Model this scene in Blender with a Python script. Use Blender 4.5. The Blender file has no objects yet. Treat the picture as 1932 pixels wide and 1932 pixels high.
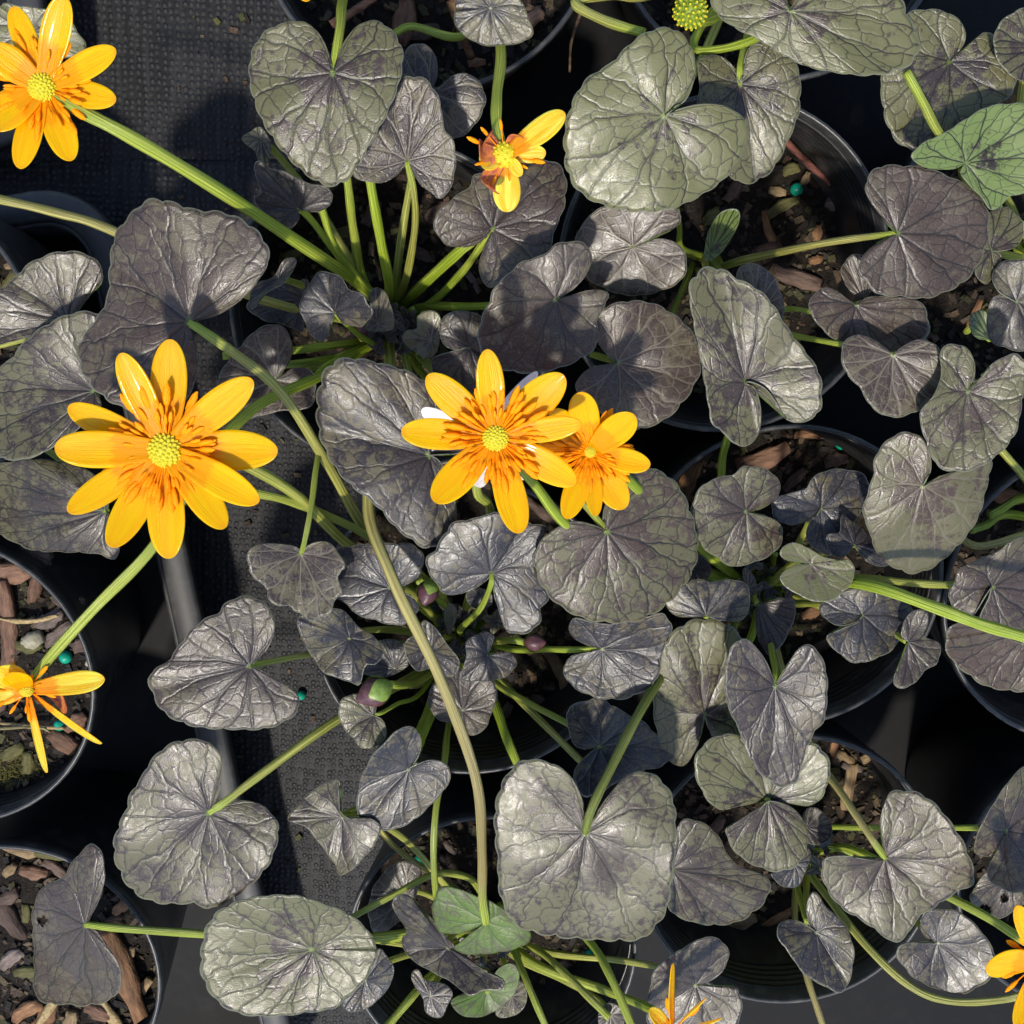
import bpy, math, random
import numpy as np
from mathutils import Vector, noise as mnoise

# ------------------------------------------------------------------ camera, light, exposure
CM = 0.01                                   # all building below is in centimetres
TILT = math.radians(12.0)                   # the phone leans: bottom of the frame is farther away
TANH = 0.4615                               # tan of half the field of view
RIM = 8.0                                   # height of the pot rims above the ground
CAMD = 31.5                                 # distance along the axis to the plane of the pot rims
CAMZ = RIM + CAMD * math.cos(TILT)
CAMY = CAMD * math.sin(TILT)
sc = bpy.context.scene
col = sc.collection
cam = bpy.data.cameras.new("camera")
cam.sensor_fit = 'AUTO'
cam.angle = 2 * math.atan(TANH)
cam.clip_start = 0.005
cam.clip_end = 50
cam.dof.use_dof = False
camo = bpy.data.objects.new("camera", cam)
camo.location = (0, CAMY * CM, CAMZ * CM)
camo.rotation_euler = (-TILT, 0, 0)
col.objects.link(camo)
sc.camera = camo

SUN_EL, SUN_AZ = 62.0, 197.0                # azimuth clockwise from +Y (top of the picture)
el, az = math.radians(SUN_EL), math.radians(SUN_AZ)
sdir = Vector((math.sin(az) * math.cos(el), math.cos(az) * math.cos(el), math.sin(el)))
w = bpy.data.worlds.new("World")
sc.world = w
w.use_nodes = True
nt = w.node_tree
sky = nt.nodes.new("ShaderNodeTexSky")
sky.sky_type = 'NISHITA'
sky.sun_disc = False
sky.sun_elevation = el
sky.sun_rotation = az
bg = nt.nodes["Background"]
bg.inputs[1].default_value = 0.15
nt.links.new(sky.outputs[0], bg.inputs[0])
sl = bpy.data.lights.new("sun", 'SUN')
sl.energy = 2.75
sl.angle = math.radians(3.0)
sl.color = (1.0, 0.935, 0.82)
so = bpy.data.objects.new("sun", sl)
so.rotation_euler = (-sdir).to_track_quat('-Z', 'Y').to_euler()
so.location = (0, 0, 3)
col.objects.link(so)
vs = sc.view_settings
vs.view_transform = 'Standard'
vs.look = 'None'
vs.gamma = 1
vs.use_curve_mapping = False
vs.exposure = 0.66

sc.cycles.use_adaptive_sampling = True
sc.cycles.adaptive_threshold = 0.025
sc.cycles.max_bounces = 5
sc.cycles.diffuse_bounces = 3
sc.cycles.glossy_bounces = 2

rng = random.Random(11)
ct, st_ = math.cos(TILT), math.sin(TILT)


def W(px, py, z):
    """photo pixel (in a 1932 wide copy) -> point on the horizontal plane at height z (cm)"""
    u = (px - 966) / 966 * TANH
    v = -(py - 966) / 966 * TANH
    # camera axes for a rotation of -TILT about x
    dx = u
    dy = v * ct - st_
    dz = -v * st_ - ct
    k = (z - CAMZ) / dz
    return np.array((dx * k, CAMY + dy * k, z))


def Wn(P, z):
    u = (P[:, 0] - 966) / 966 * TANH
    v = -(P[:, 1] - 966) / 966 * TANH
    dy = v * ct - st_
    dz = -v * st_ - ct
    k = (z - CAMZ) / dz
    return np.stack((u * k, CAMY + dy * k, np.broadcast_to(z, u.shape)), 1)


def cm_per_px(px, py, z):
    a, b = W(px - 5, py, z), W(px + 5, py, z)
    return float(np.linalg.norm(b - a)) / 10


# ------------------------------------------------------------------ object helpers
ORIG = {}


def empty(name, at, label, cat, group=None, parent=None):
    o = bpy.data.objects.new(name, None)
    o.empty_display_size = 0.01
    col.objects.link(o)
    o.location = [c * CM for c in at]
    ORIG[o] = np.array(at, float)
    tag(o, label, cat, group)
    return o


def tag(o, label=None, cat=None, group=None, kind=None):
    if label: o["label"] = label
    if cat: o["category"] = cat
    if group: o["group"] = group
    if kind: o["kind"] = kind
    return o


def mesh_data(name, V, F, mats, uv=None, midx=None, smooth=True, attrs=None):
    me = bpy.data.meshes.new(name)
    me.from_pydata((np.asarray(V, float) * CM).tolist(), [], F)
    for m in (mats if isinstance(mats, (list, tuple)) else [mats]):
        me.materials.append(m)
    if uv is not None:
        l = me.uv_layers.new(name="UVMap")
        vi = np.zeros(len(me.loops), np.int32)
        me.loops.foreach_get("vertex_index", vi)
        l.data.foreach_set("uv", np.asarray(uv, np.float32)[vi].ravel())
    if attrs:
        for k, a in attrs.items():
            a = np.asarray(a, np.float32)
            if a.ndim == 1:
                at = me.attributes.new(k, 'FLOAT', 'POINT')
                at.data.foreach_set("value", a)
            else:
                at = me.attributes.new(k, 'FLOAT_COLOR', 'POINT')
                at.data.foreach_set("color", a.ravel())
    if midx is not None:
        me.polygons.foreach_set("material_index", np.asarray(midx, np.int32))
    if smooth:
        me.polygons.foreach_set("use_smooth", np.ones(len(me.polygons), bool))
    me.update()
    return me


def place(name, me, origin, parent=None, color=None, rot=None, scale=None):
    o = bpy.data.objects.new(name, me)
    col.objects.link(o)
    origin = np.array(origin, float)
    ORIG[o] = origin
    if parent is not None:
        o.parent = parent
        o.location = [c * CM for c in (origin - ORIG[parent])]
    else:
        o.location = [c * CM for c in origin]
    if rot is not None: o.rotation_euler = rot
    if scale is not None: o.scale = scale
    if color: o.color = color
    return o


def build(name, V, F, mats, origin, parent=None, color=None, **k):
    V = np.asarray(V, float) - np.asarray(origin, float)
    return place(name, mesh_data(name, V, F, mats, **k), origin, parent, color)


# ------------------------------------------------------------------ node helpers
class NG:
    def __init__(s, name):
        s.m = bpy.data.materials.new(name)
        s.m.use_nodes = True
        s.t = s.m.node_tree
        s.b = s.t.nodes["Principled BSDF"]

    def n(s, typ, **k):
        nd = s.t.nodes.new(typ)
        for a, v in k.items(): setattr(nd, a, v)
        return nd

    def put(s, sock, v):
        if isinstance(v, bpy.types.NodeSocket): s.t.links.new(v, sock)
        elif v is not None: sock.default_value = v

    def math(s, op, a, b=None, c=None, clamp=False):
        nd = s.n("ShaderNodeMath", operation=op, use_clamp=clamp)
        for i, v in enumerate((a, b, c)):
            if v is not None: s.put(nd.inputs[i], v)
        return nd.outputs[0]

    def ss(s, x, lo, hi, a=0.0, b=1.0):
        nd = s.n("ShaderNodeMapRange", interpolation_type='SMOOTHSTEP')
        for i, v in enumerate((x, lo, hi, a, b)): s.put(nd.inputs[i], v)
        return nd.outputs[0]

    def mix(s, f, a, b, mode='MIX'):
        nd = s.n("ShaderNodeMix", data_type='RGBA', blend_type=mode)
        s.put(nd.inputs[0], f)
        s.put(nd.inputs[6], a if isinstance(a, bpy.types.NodeSocket) else (*a, 1))
        s.put(nd.inputs[7], b if isinstance(b, bpy.types.NodeSocket) else (*b, 1))
        return nd.outputs[2]

    def noise(s, vec, scale, detail=3, rough=0.55, dim='3D', w=None):
        nd = s.n("ShaderNodeTexNoise", noise_dimensions=dim)
        if vec is not None: s.put(nd.inputs["Vector"], vec)
        if w is not None: s.put(nd.inputs["W"], w)
        nd.inputs["Scale"].default_value = scale
        nd.inputs["Detail"].default_value = detail
        nd.inputs["Roughness"].default_value = rough
        return nd.outputs[0]

    def xyz(s, x, y, z=0.0):
        nd = s.n("ShaderNodeCombineXYZ")
        for i, v in enumerate((x, y, z)): s.put(nd.inputs[i], v)
        return nd.outputs[0]

    def bump(s, h, dist, strength=1.0, prev=None):
        nd = s.n("ShaderNodeBump")
        s.put(nd.inputs["Strength"], strength)
        nd.inputs["Distance"].default_value = dist
        s.put(nd.inputs["Height"], h)
        if prev is not None: s.put(nd.inputs["Normal"], prev)
        return nd.outputs[0]

    def out(s, color=None, rough=None, spec=None, normal=None, coat=None, coat_r=None):
        b = s.b.inputs
        if color is not None: s.put(b["Base Color"], color if isinstance(color, bpy.types.NodeSocket) else (*color, 1))
        if rough is not None: s.put(b["Roughness"], rough)
        if spec is not None: s.put(b["Specular IOR Level"], spec)
        if normal is not None: s.put(b["Normal"], normal)
        if coat is not None: s.put(b["Coat Weight"], coat)
        if coat_r is not None: s.put(b["Coat Roughness"], coat_r)
        return s.m

    def uv(s):
        nd = s.n("ShaderNodeUVMap")
        nd.uv_map = "UVMap"
        sp = s.n("ShaderNodeSeparateXYZ")
        s.t.links.new(nd.outputs[0], sp.inputs[0])
        return nd.outputs[0], sp.outputs[0], sp.outputs[1]

    def attr(s, name):
        nd = s.n("ShaderNodeAttribute", attribute_name=name)
        return nd.outputs["Fac"], nd.outputs["Color"]

    def objc(s):
        nd = s.n("ShaderNodeObjectInfo")
        sp = s.n("ShaderNodeSeparateColor")
        s.t.links.new(nd.outputs["Color"], sp.inputs[0])
        return nd, sp.outputs[0], sp.outputs[1], sp.outputs[2]

    def pos(s, scale_inv=100.0):
        nd = s.n("ShaderNodeNewGeometry")
        vm = s.n("ShaderNodeVectorMath", operation='SCALE')
        s.t.links.new(nd.outputs["Position"], vm.inputs[0])
        vm.inputs["Scale"].default_value = scale_inv
        return vm.outputs[0]                      # position in cm


def leaf_material(name, under=False):
    g = NG(name)
    _, s, t = g.uv()
    arc, _ = g.attr("arc")
    info, cr, cg, cb = g.objc()                    # cr green amount, cg warm/brown, cb pale veins
    P = g.pos()
    ds = g.noise(P, 1.5, 2)
    blot = g.noise(P, 1.1, 3, 0.62)
    marb = g.noise(P, 4.2, 5, 0.72)
    fine = g.noise(P, 26.0, 1, 0.6)
    s2 = g.math('MULTIPLY_ADD', g.math('SUBTRACT', ds, 0.5), 0.045, s)
    t2 = g.math('MULTIPLY_ADD', g.math('SUBTRACT', blot, 0.5), 0.16, t)
    x = g.math('SUBTRACT', g.math('FRACT', g.math('MULTIPLY', s2, 9.0)), 0.5)
    x1 = g.math('DIVIDE', g.math('ABSOLUTE', x), 9.0)
    b1 = g.math('MULTIPLY', g.math('MAXIMUM', g.math('SUBTRACT', t2, 0.34), 0.0), 0.046)
    y = g.math('ABSOLUTE', g.math('SUBTRACT', x1, b1))
    d2 = y
    D = g.math('MULTIPLY', g.math('MULTIPLY', d2, arc), g.math('MAXIMUM', t, 0.05))   # cm to the nearest vein
    vo = g.n("ShaderNodeTexVoronoi", feature='DISTANCE_TO_EDGE', voronoi_dimensions='2D')
    g.put(vo.inputs["Vector"], g.xyz(g.math('MULTIPLY', s2, 23.0), g.math('MULTIPLY', t2, 5.2)))
    vo.inputs["Scale"].default_value = 1.0
    vo.inputs["Randomness"].default_value = 0.9
    E = vo.outputs["Distance"]
    vein = g.ss(D, 0.006, 0.030, 1.0, 0.0)
    vein2 = g.ss(E, 0.01, 0.055, 0.75, 0.0)
    veins = g.math('MAXIMUM', vein, vein2)
    q = g.math('MULTIPLY', g.ss(D, 0.0, 0.07), g.ss(E, 0.0, 0.16, 0.6, 1.0))
    h = g.math('ADD', q, g.math('MULTIPLY', marb, 0.10))
    h = g.math('ADD', h, g.math('MULTIPLY', fine, 0.50))
    nb = g.bump(h, 0.00012, g.math('MULTIPLY_ADD', info.outputs['Random'], 0.6, 0.4))
    # colour: dark purple brown with grey green marbling
    if under:
        base = g.mix(blot, (0.10, 0.165, 0.022), (0.05, 0.085, 0.015))
        c = g.mix(g.math('MULTIPLY', veins, 0.75), base, (0.03, 0.055, 0.012))
        c = g.mix(g.ss(g.math('ADD', marb, g.math('MULTIPLY', t, 0.25)), 0.62, 0.80, 0.0, 0.7), c, (0.06, 0.05, 0.035))
        g.out(c, 0.42, 0.28, nb)
        return g.m
    purple = g.mix(g.ss(cg, 0.0, 0.3), (0.022, 0.021, 0.026), g.mix(cg, (0.027, 0.0195, 0.0185), (0.048, 0.031, 0.022)))
    mm = g.math('ADD', g.math('MULTIPLY', blot, 0.7), g.math('MULTIPLY', marb, 0.95))
    mm = g.math('ADD', mm, g.math('MULTIPLY', g.ss(t, 0.15, 0.75), 0.14))
    mm = g.ss(g.math('ADD', mm, g.math('MULTIPLY', cr, 0.22)), 0.96, 1.08)
    purple = g.mix(1.0, purple, g.xyz(*[g.math('MULTIPLY_ADD', info.outputs['Random'], 0.55, 0.70)] * 3), 'MULTIPLY')
    green = g.mix(cr, (0.066, 0.051, 0.032), (0.106, 0.108, 0.040))
    green = g.mix(g.ss(cr, 1.05, 1.25), green, (0.115, 0.160, 0.042))
    c = g.mix(mm, purple, green)
    c = g.mix(g.ss(fine, 0.52, 0.75, 0.0, 0.40), c, (0.140, 0.112, 0.086))  # pale flecks paint a fine sparkle into the blade colour
    vcol = g.mix(g.math('GREATER_THAN', cb, 0.5), (0.005, 0.004, 0.004), (0.115, 0.095, 0.068))
    c = g.mix(g.math('MULTIPLY', veins, g.math('MULTIPLY_ADD', marb, 0.7, 0.55)), c, vcol)
    c = g.mix(g.ss(t, 0.0, 0.06, 0.8, 0.0), c, (0.16, 0.22, 0.05))
    c = g.mix(g.ss(t, 0.978, 0.999, 0.0, 0.7), c, (0.17, 0.175, 0.13))
    rough = g.ss(marb, 0.3, 0.68, 0.29, 0.47)
    g.out(c, rough, 0.42, nb)
    return g.m


def stem_material():
    g = NG("stem_skin")
    uvv, a, t = g.uv()
    info, cr, cg, cb = g.objc()
    P = g.pos()
    stripe = g.noise(g.xyz(g.math('MULTIPLY', a, 6.0), g.math('MULTIPLY', t, 1.5), info.outputs["Random"]), 2.0, 3)
    stripe = g.ss(stripe, 0.36, 0.64)
    gre = g.mix(stripe, (0.17, 0.255, 0.010), (0.40, 0.46, 0.055))
    bro = g.mix(stripe, (0.20, 0.155, 0.045), (0.44, 0.37, 0.13))
    f = g.math('MULTIPLY', cr, g.ss(g.math('ADD', t, g.math('MULTIPLY', g.noise(P, 2, 2), 0.3)), 0.05, 0.75, 0.35, 1.0))
    f = g.math('MULTIPLY', f, g.ss(t, 0.90, 0.98, 1.0, 0.15))
    c = g.mix(f, gre, bro)
    c = g.mix(cg, c, (0.035, 0.045, 0.012))
    spk = g.noise(P, 22, 2)
    c = g.mix(g.ss(spk, 0.62, 0.75, 0.0, 0.35), c, (0.10, 0.06, 0.03))
    nb = g.bump(stripe, 0.0005, 0.6)
    return g.out(c, 0.36, 0.5, nb)


def petal_material(name, base=(0.98, 0.325, 0.0), tip=(0.99, 0.385, 0.0), deep=(0.96, 0.245, 0.0), zone=0.42):
    g = NG(name)
    uvv, a, t = g.uv()
    info, cr, cg, cb = g.objc()
    st = g.noise(g.xyz(g.math('MULTIPLY', a, 16.0), g.math('MULTIPLY', t, 1.2), g.math('MULTIPLY', info.outputs["Random"], 40)), 1.0, 3, 0.6)
    st2 = g.noise(g.xyz(g.math('MULTIPLY', a, 5.0), g.math('MULTIPLY', t, 1.0), g.math('MULTIPLY', info.outputs["Random"], 20)), 1.0, 2)
    c = g.mix(g.ss(st2, 0.3, 0.7), base, tip)
    z = g.math('ADD', t, g.math('MULTIPLY', g.math('SUBTRACT', st, 0.5), 0.30))
    c = g.mix(g.ss(z, zone - 0.035, zone + 0.035, 0.85, 0.0), c, deep)
    c = g.mix(g.ss(t, 0.9, 1.0, 0.0, 0.4), c, (0.90, 0.22, 0.004))
    nb = g.bump(st, 0.0003, 0.5)
    m = g.out(c, 0.34, 0.10, nb)
    g.b.inputs["Subsurface Weight"].default_value = 0.6
    g.b.inputs["Subsurface Radius"].default_value = (1.0, 0.38, 0.05)
    g.b.inputs["Subsurface Scale"].default_value = 0.003
    g.b.inputs["Coat Weight"].default_value = 0.16
    g.b.inputs["Coat Roughness"].default_value = 0.07
    return m


def simple(name, a, b, rough=0.6, spec=0.4, scale=8.0, bump=0.0004):
    g = NG(name)
    P = g.pos()
    n1 = g.noise(P, scale, 4, 0.65)
    c = g.mix(g.ss(n1, 0.3, 0.7), a, b)
    return g.out(c, rough, spec, g.bump(n1, bump, 0.7))


def plastic_material(name, base, rough, dust_glint=0.35):
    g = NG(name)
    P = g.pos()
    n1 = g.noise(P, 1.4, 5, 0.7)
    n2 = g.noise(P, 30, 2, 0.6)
    d = g.math('MULTIPLY', g.ss(n1, 0.45, 0.75), dust_glint)
    d = g.math('ADD', d, g.ss(n2, 0.66, 0.76, 0.0, dust_glint * 0.7))
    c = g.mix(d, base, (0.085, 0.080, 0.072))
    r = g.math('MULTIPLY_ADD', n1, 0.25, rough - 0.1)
    return g.out(c, r, 0.45, g.bump(n2, 0.0001, 0.4))


def bark_material():
    g = NG("bark")
    info, cr, cg, cb = g.objc()
    tc = g.n("ShaderNodeTexCoord")
    mp = g.n("ShaderNodeMapping")
    g.t.links.new(tc.outputs["Object"], mp.inputs[0])
    mp.inputs["Scale"].default_value = (120, 420, 420)
    n1 = g.noise(mp.outputs[0], 1.0, 4, 0.6)
    vm = g.n("ShaderNodeMix", data_type='RGBA', blend_type='MULTIPLY')
    vm.inputs[0].default_value = 1.0
    g.t.links.new(info.outputs["Color"], vm.inputs[6])
    cc = g.n("ShaderNodeValToRGB")
    cc.color_ramp.elements[0].position = 0.25
    cc.color_ramp.elements[0].color = (0.18, 0.16, 0.15, 1)
    cc.color_ramp.elements[1].position = 0.75
    cc.color_ramp.elements[1].color = (1.25, 1.22, 1.2, 1)
    g.t.links.new(n1, cc.inputs[0])
    g.t.links.new(cc.outputs[0], vm.inputs[7])
    return g.out(vm.outputs[2], 0.75, 0.25, g.bump(n1, 0.0012, 1.0))


def attr_material():
    g = NG("soil_grit")
    _, c = g.attr("tint")
    P = g.pos()
    n1 = g.noise(P, 18, 3)
    c = g.mix(g.ss(n1, 0.35, 0.7, 0.55, 0.0), c, (0.012, 0.010, 0.008))
    return g.out(c, 0.7, 0.3, g.bump(n1, 0.0005, 0.8))


def soil_material():
    g = NG("potting_mix")
    P = g.pos()
    n1 = g.noise(P, 5, 6, 0.75)
    n2 = g.noise(P, 14, 4, 0.7)
    c = g.mix(g.ss(n1, 0.35, 0.7), (0.008, 0.0065, 0.005), (0.040, 0.027, 0.017))
    c = g.mix(g.ss(n2, 0.62, 0.74, 0.0, 0.7), c, (0.075, 0.068, 0.022))
    return g.out(c, 0.8, 0.3, g.bump(n2, 0.0022, 1.0))


def weave_material():
    g = NG("woven_fabric")
    P = g.pos()
    mp = g.n("ShaderNodeMapping")
    g.put(mp.inputs[0], P)
    mp.inputs["Rotation"].default_value = (0, 0, math.radians(3))
    sp = g.n("ShaderNodeSeparateXYZ")
    g.t.links.new(mp.outputs[0], sp.inputs[0])
    vo = g.n("ShaderNodeTexVoronoi", feature='F1', voronoi_dimensions='2D')
    g.put(vo.inputs["Vector"], mp.outputs[0])
    vo.inputs["Scale"].default_value = 4.6
    vo.inputs["Randomness"].default_value = 0.45
    cs = g.n("ShaderNodeSeparateColor")
    g.t.links.new(vo.outputs["Color"], cs.inputs[0])
    h = g.math('MULTIPLY', g.ss(vo.outputs["Distance"], 0.12, 0.48, 1.0, 0.0), g.math('MULTIPLY_ADD', cs.outputs[0], 0.8, 0.2))
    c1 = g.noise(g.xyz(g.math('MULTIPLY', sp.outputs[0], 4.0), g.math('MULTIPLY', sp.outputs[1], 0.35), 0.0), 1.0, 3)
    c = g.mix(h, (0.006, 0.006, 0.0065), (0.038, 0.038, 0.040))  # light dots put the glints of the sunlit weave into the colour
    c = g.mix(g.ss(c1, 0.35, 0.7, 0.0, 0.55), c, (0.032, 0.032, 0.034))
    c = g.mix(g.ss(g.noise(P, 1.0, 5, 0.7), 0.5, 0.8, 0.0, 0.5), c, (0.022, 0.020, 0.018))
    return g.out(c, 0.6, 0.22, g.bump(h, 0.0006, 0.8))


M_leaf = leaf_material("leaf_upper")
M_under = leaf_material("leaf_underside", True)
M_stem = stem_material()
M_petal = petal_material("petal_yellow")
M_petal_old = petal_material("petal_faded", (0.90, 0.36, 0.01), (0.95, 0.62, 0.08), (0.85, 0.20, 0.004), 0.3)
M_petal_red = simple("petal_withered", (0.28, 0.055, 0.05), (0.62, 0.20, 0.03), 0.5)
M_petal_pale = simple("petal_bleached", (0.62, 0.55, 0.52), (0.78, 0.73, 0.70), 0.5)
M_anther = simple("anther", (0.96, 0.26, 0.0), (0.98, 0.34, 0.001), 0.5, 0.15, 20)
M_filament = simple("filament", (0.96, 0.23, 0.0), (0.97, 0.29, 0.0), 0.5, 0.1, 20)
M_carpel = simple("carpel", (0.50, 0.46, 0.012), (0.66, 0.55, 0.015), 0.5, 0.4, 18)
M_carpel_tip = simple("carpel_tip", (0.60, 0.47, 0.01), (0.68, 0.52, 0.02), 0.5, 0.15, 18)
M_bud = simple("bud_purple", (0.060, 0.022, 0.028), (0.11, 0.045, 0.045), 0.35, 0.5, 5)
M_sepal = simple("sepal_green", (0.12, 0.20, 0.03), (0.22, 0.30, 0.05), 0.4, 0.5, 5)
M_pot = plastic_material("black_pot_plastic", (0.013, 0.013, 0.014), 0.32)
M_rim = plastic_material("black_pot_rim", (0.030, 0.030, 0.031), 0.34, 1.0)  # paler base and full grey mix paint in the rim highlights
M_tray = plastic_material("black_tray_plastic", (0.030, 0.030, 0.031), 0.5, 0.5)
M_floor = plastic_material("black_tray_floor", (0.006, 0.006, 0.0065), 0.62, 0.08)
M_floor.node_tree.nodes["Principled BSDF"].inputs["Specular IOR Level"].default_value = 0.15
M_bark = bark_material()
M_grit = attr_material()
M_soil = soil_material()
M_weave = weave_material()
M_bead = simple("bead_coating", (0.0, 0.22, 0.13), (0.005, 0.33, 0.20), 0.35, 0.5, 6, 0.0002)
M_stone = simple("pale_stone", (0.20, 0.18, 0.12), (0.34, 0.31, 0.22), 0.8, 0.3, 6)
M_straw = simple("dry_straw", (0.22, 0.15, 0.06), (0.42, 0.31, 0.15), 0.6, 0.3, 10)


# ------------------------------------------------------------------ the ground: woven fabric, two sheets
def sheet(name, x0, x1, y0, y1, z, n, label, amp=0.03, thick=0.05):
    xs, ys = np.linspace(x0, x1, n), np.linspace(y0, y1, n)
    V, F = [], []
    for j in range(n):
        for i in range(n):
            V.append((xs[i], ys[j], z + amp * mnoise.noise((xs[i] * 0.25, ys[j] * 0.25, z * 9))))
    for j in range(n - 1):
        for i in range(n - 1):
            a = j * n + i
            F.append((a, a + 1, a + n + 1, a + n))
    k = len(V)
    ring = [i for i in range(n)] + [j * n + n - 1 for j in range(1, n)] + [(n - 1) * n + i for i in range(n - 2, -1, -1)] + [j * n for j in range(n - 2, 0, -1)]
    for r in ring: V.append((V[r][0], V[r][1], V[r][2] - thick))
    for i in range(len(ring)):
        j = (i + 1) % len(ring)
        F.append((ring[i], k + i, k + j, ring[j]))
    return tag(build(name, V, F, M_weave, (0, 0, 0)), label, "ground", kind="structure")


sheet("ground", -45, 45, -45, 45, 0.0, 60, "black woven ground fabric under the trays")
yo = W(300, 305, 0.2)[1]
sheet("ground_overlap", -44, 44, -44, yo, 0.22, 60, "overlapping upper sheet of black woven ground fabric", 0.02, 0.12)


# ------------------------------------------------------------------ trays
def rounded_rect(hx, hy, r, n=8):
    P = []
    for cx, cy, a0 in ((hx - r, hy - r, 0), (-hx + r, hy - r, 90), (-hx + r, -hy + r, 180), (hx - r, -hy + r, 270)):
        for i in range(n + 1):
            a = math.radians(a0 + 90 * i / n)
            P.append((cx + r * math.cos(a), cy + r * math.sin(a)))
    return np.array(P)


def tray(corner, ang, hx, hy, label, zr=3.2, sx=1, sy=1, lip=0.95):
    """corner: (px,py) of one outer corner of the rim (sx,sy say which)"""
    c0 = W(corner[0], corner[1], zr)
    ca, sa = math.cos(ang), math.sin(ang)
    cx = c0[0] - (sx * hx * ca - sy * hy * sa)
    cy = c0[1] - (sx * hx * sa + sy * hy * ca)
    root = empty("carry_tray", (cx, cy, 0.27), label, "tray")

    def loopmesh(name, prof, mat, close=True):
        # prof: (inset, z) list swept round the rounded rectangle
        V, F = [], []
        m = len(prof)
        for ins, z in prof:
            R = rounded_rect(hx - ins, hy - ins, max(2.3 - ins, 0.4))
            for x, y in R: V.append((cx + x * ca - y * sa, cy + x * sa + y * ca, z))
        n = len(R)
        for k in range(m if close else m - 1):
            for i in range(n):
                j = (i + 1) % n
                F.append((k * n + i, k * n + j, ((k + 1) % m) * n + j, ((k + 1) % m) * n + i))
        return build(name, V, F, mat, (cx, cy, 0.27), root)
    loopmesh("rim", [(0, zr - 0.5), (0.0, zr - 0.1), (0.12, zr), (lip - 0.12, zr), (lip, zr - 0.1), (lip, zr - 0.2), (lip - 0.15, zr - 0.15), (0.15, zr - 0.15), (0.1, zr - 0.5)], M_tray)
    loopmesh("side_wall", [(lip - 0.05, zr - 0.16), (lip + 0.35, 0.5), (lip + 0.55, 0.5), (lip + 0.12, zr - 0.16)], M_tray)
    R = rounded_rect(hx - lip - 0.3, hy - lip - 0.3, 1.4)
    V = [(cx + x * ca - y * sa, cy + x * sa + y * ca, 0.52) for x, y in R] + [(cx + x * ca - y * sa, cy + x * sa + y * ca, 0.28) for x, y in R]
    n = len(R)
    F = [tuple(range(n)), tuple(range(2 * n - 1, n - 1, -1))] + [(i, n + i, n + (i + 1) % n, (i + 1) % n) for i in range(n)]
    build("floor_panel", V, F, M_floor, (cx, cy, 0.27), root, smooth=False)
    return root


TA = math.radians(8.5)
tray((198, 338), TA, 16, 17, "black tray beside the woven fabric gap, rounded corner showing, bark filled pots inside")
tray((505, -420), TA * 0.62, 20, 31, "black tray packed with the dark leaved flowering plants", sx=-1)
tray((108, 278), math.radians(2), 12, 12, "black tray behind the lone flower with eight petals", sx=1, sy=-1)

# ------------------------------------------------------------------ pots
# name: rim centre in the photo, soil height, who it holds
POTS = {
    'P1': (883, 1190, 5.0, "black pot holding the plant with purple buds and a curved tan stem above it"),
    'P2': (752, 583, 5.3, "black pot holding the plant with the fan of bright green stems"),
    'P3': (1372, 508, 5.0, "black pot with a red twig and a teal bead on its soil"),
    'P4': (1497, 1092, 4.8, "black pot holding the plant with a small green cupped leaf at its heart"),
    'P5': (1490, 1648, 4.6, "black pot with ribbed inner wall under the long curling flower stalk"),
    'P6': (30, 1846, 6.9, "black pot full of bark with a large curved bark strip"),
    'P7': (-112, 1290, 6.7, "black pot of bark and moss under the half fallen flower"),
    'P8': (928, 1793, 4.8, "black pot under the largest silvery heart shaped leaf"),
    'P9': (2062, 1128, 5.0, "black pot at the end of the bright sunlit green stalk"),
    'P10': (2085, 1662, 5.0, "black pot under the flower with one broad orange petal"),
    'P11': (832, -180, 5.6, "black pot with brown dead stalks on its soil"),
    'P12': (1452, -200, 5.4, "black pot holding the plant with the green seed head"),
    'P13': (1985, 440, 5.0, "black pot under the yellow edged bright green leaf"),
    'P14': (-232, 652, 5.6, "black pot beside the rounded corner of the tray"),
}
POT_R = 4.5
POTC = {}
for k, (px, py, zs, lb) in POTS.items(): POTC[k] = W(px, py, RIM)
# push apart pots whose rims would run into each other
keys = list(POTC)
for it in range(60):
    for i in range(len(keys)):
        for j in range(i):
            a, b = POTC[keys[i]], POTC[keys[j]]
            d = b - a
            L = np.linalg.norm(d[:2])
            if L < 2 * POT_R + 0.06:
                m = d / L * (2 * POT_R + 0.06 - L) * 0.5
                a -= m * [1, 1, 0]
                b += m * [1, 1, 0]


def lathe(prof, c, n=72):
    V, F = [], []
    for r, z in prof:
        for i in range(n):
            a = 2 * math.pi * i / n
            V.append((c[0] + r * math.cos(a), c[1] + r * math.sin(a), z))
    for k in range(len(prof) - 1):
        for i in range(n):
            j = (i + 1) % n
            F.append((k * n + i, k * n + j, (k + 1) * n + j, (k + 1) * n + i))
    return V, F


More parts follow.
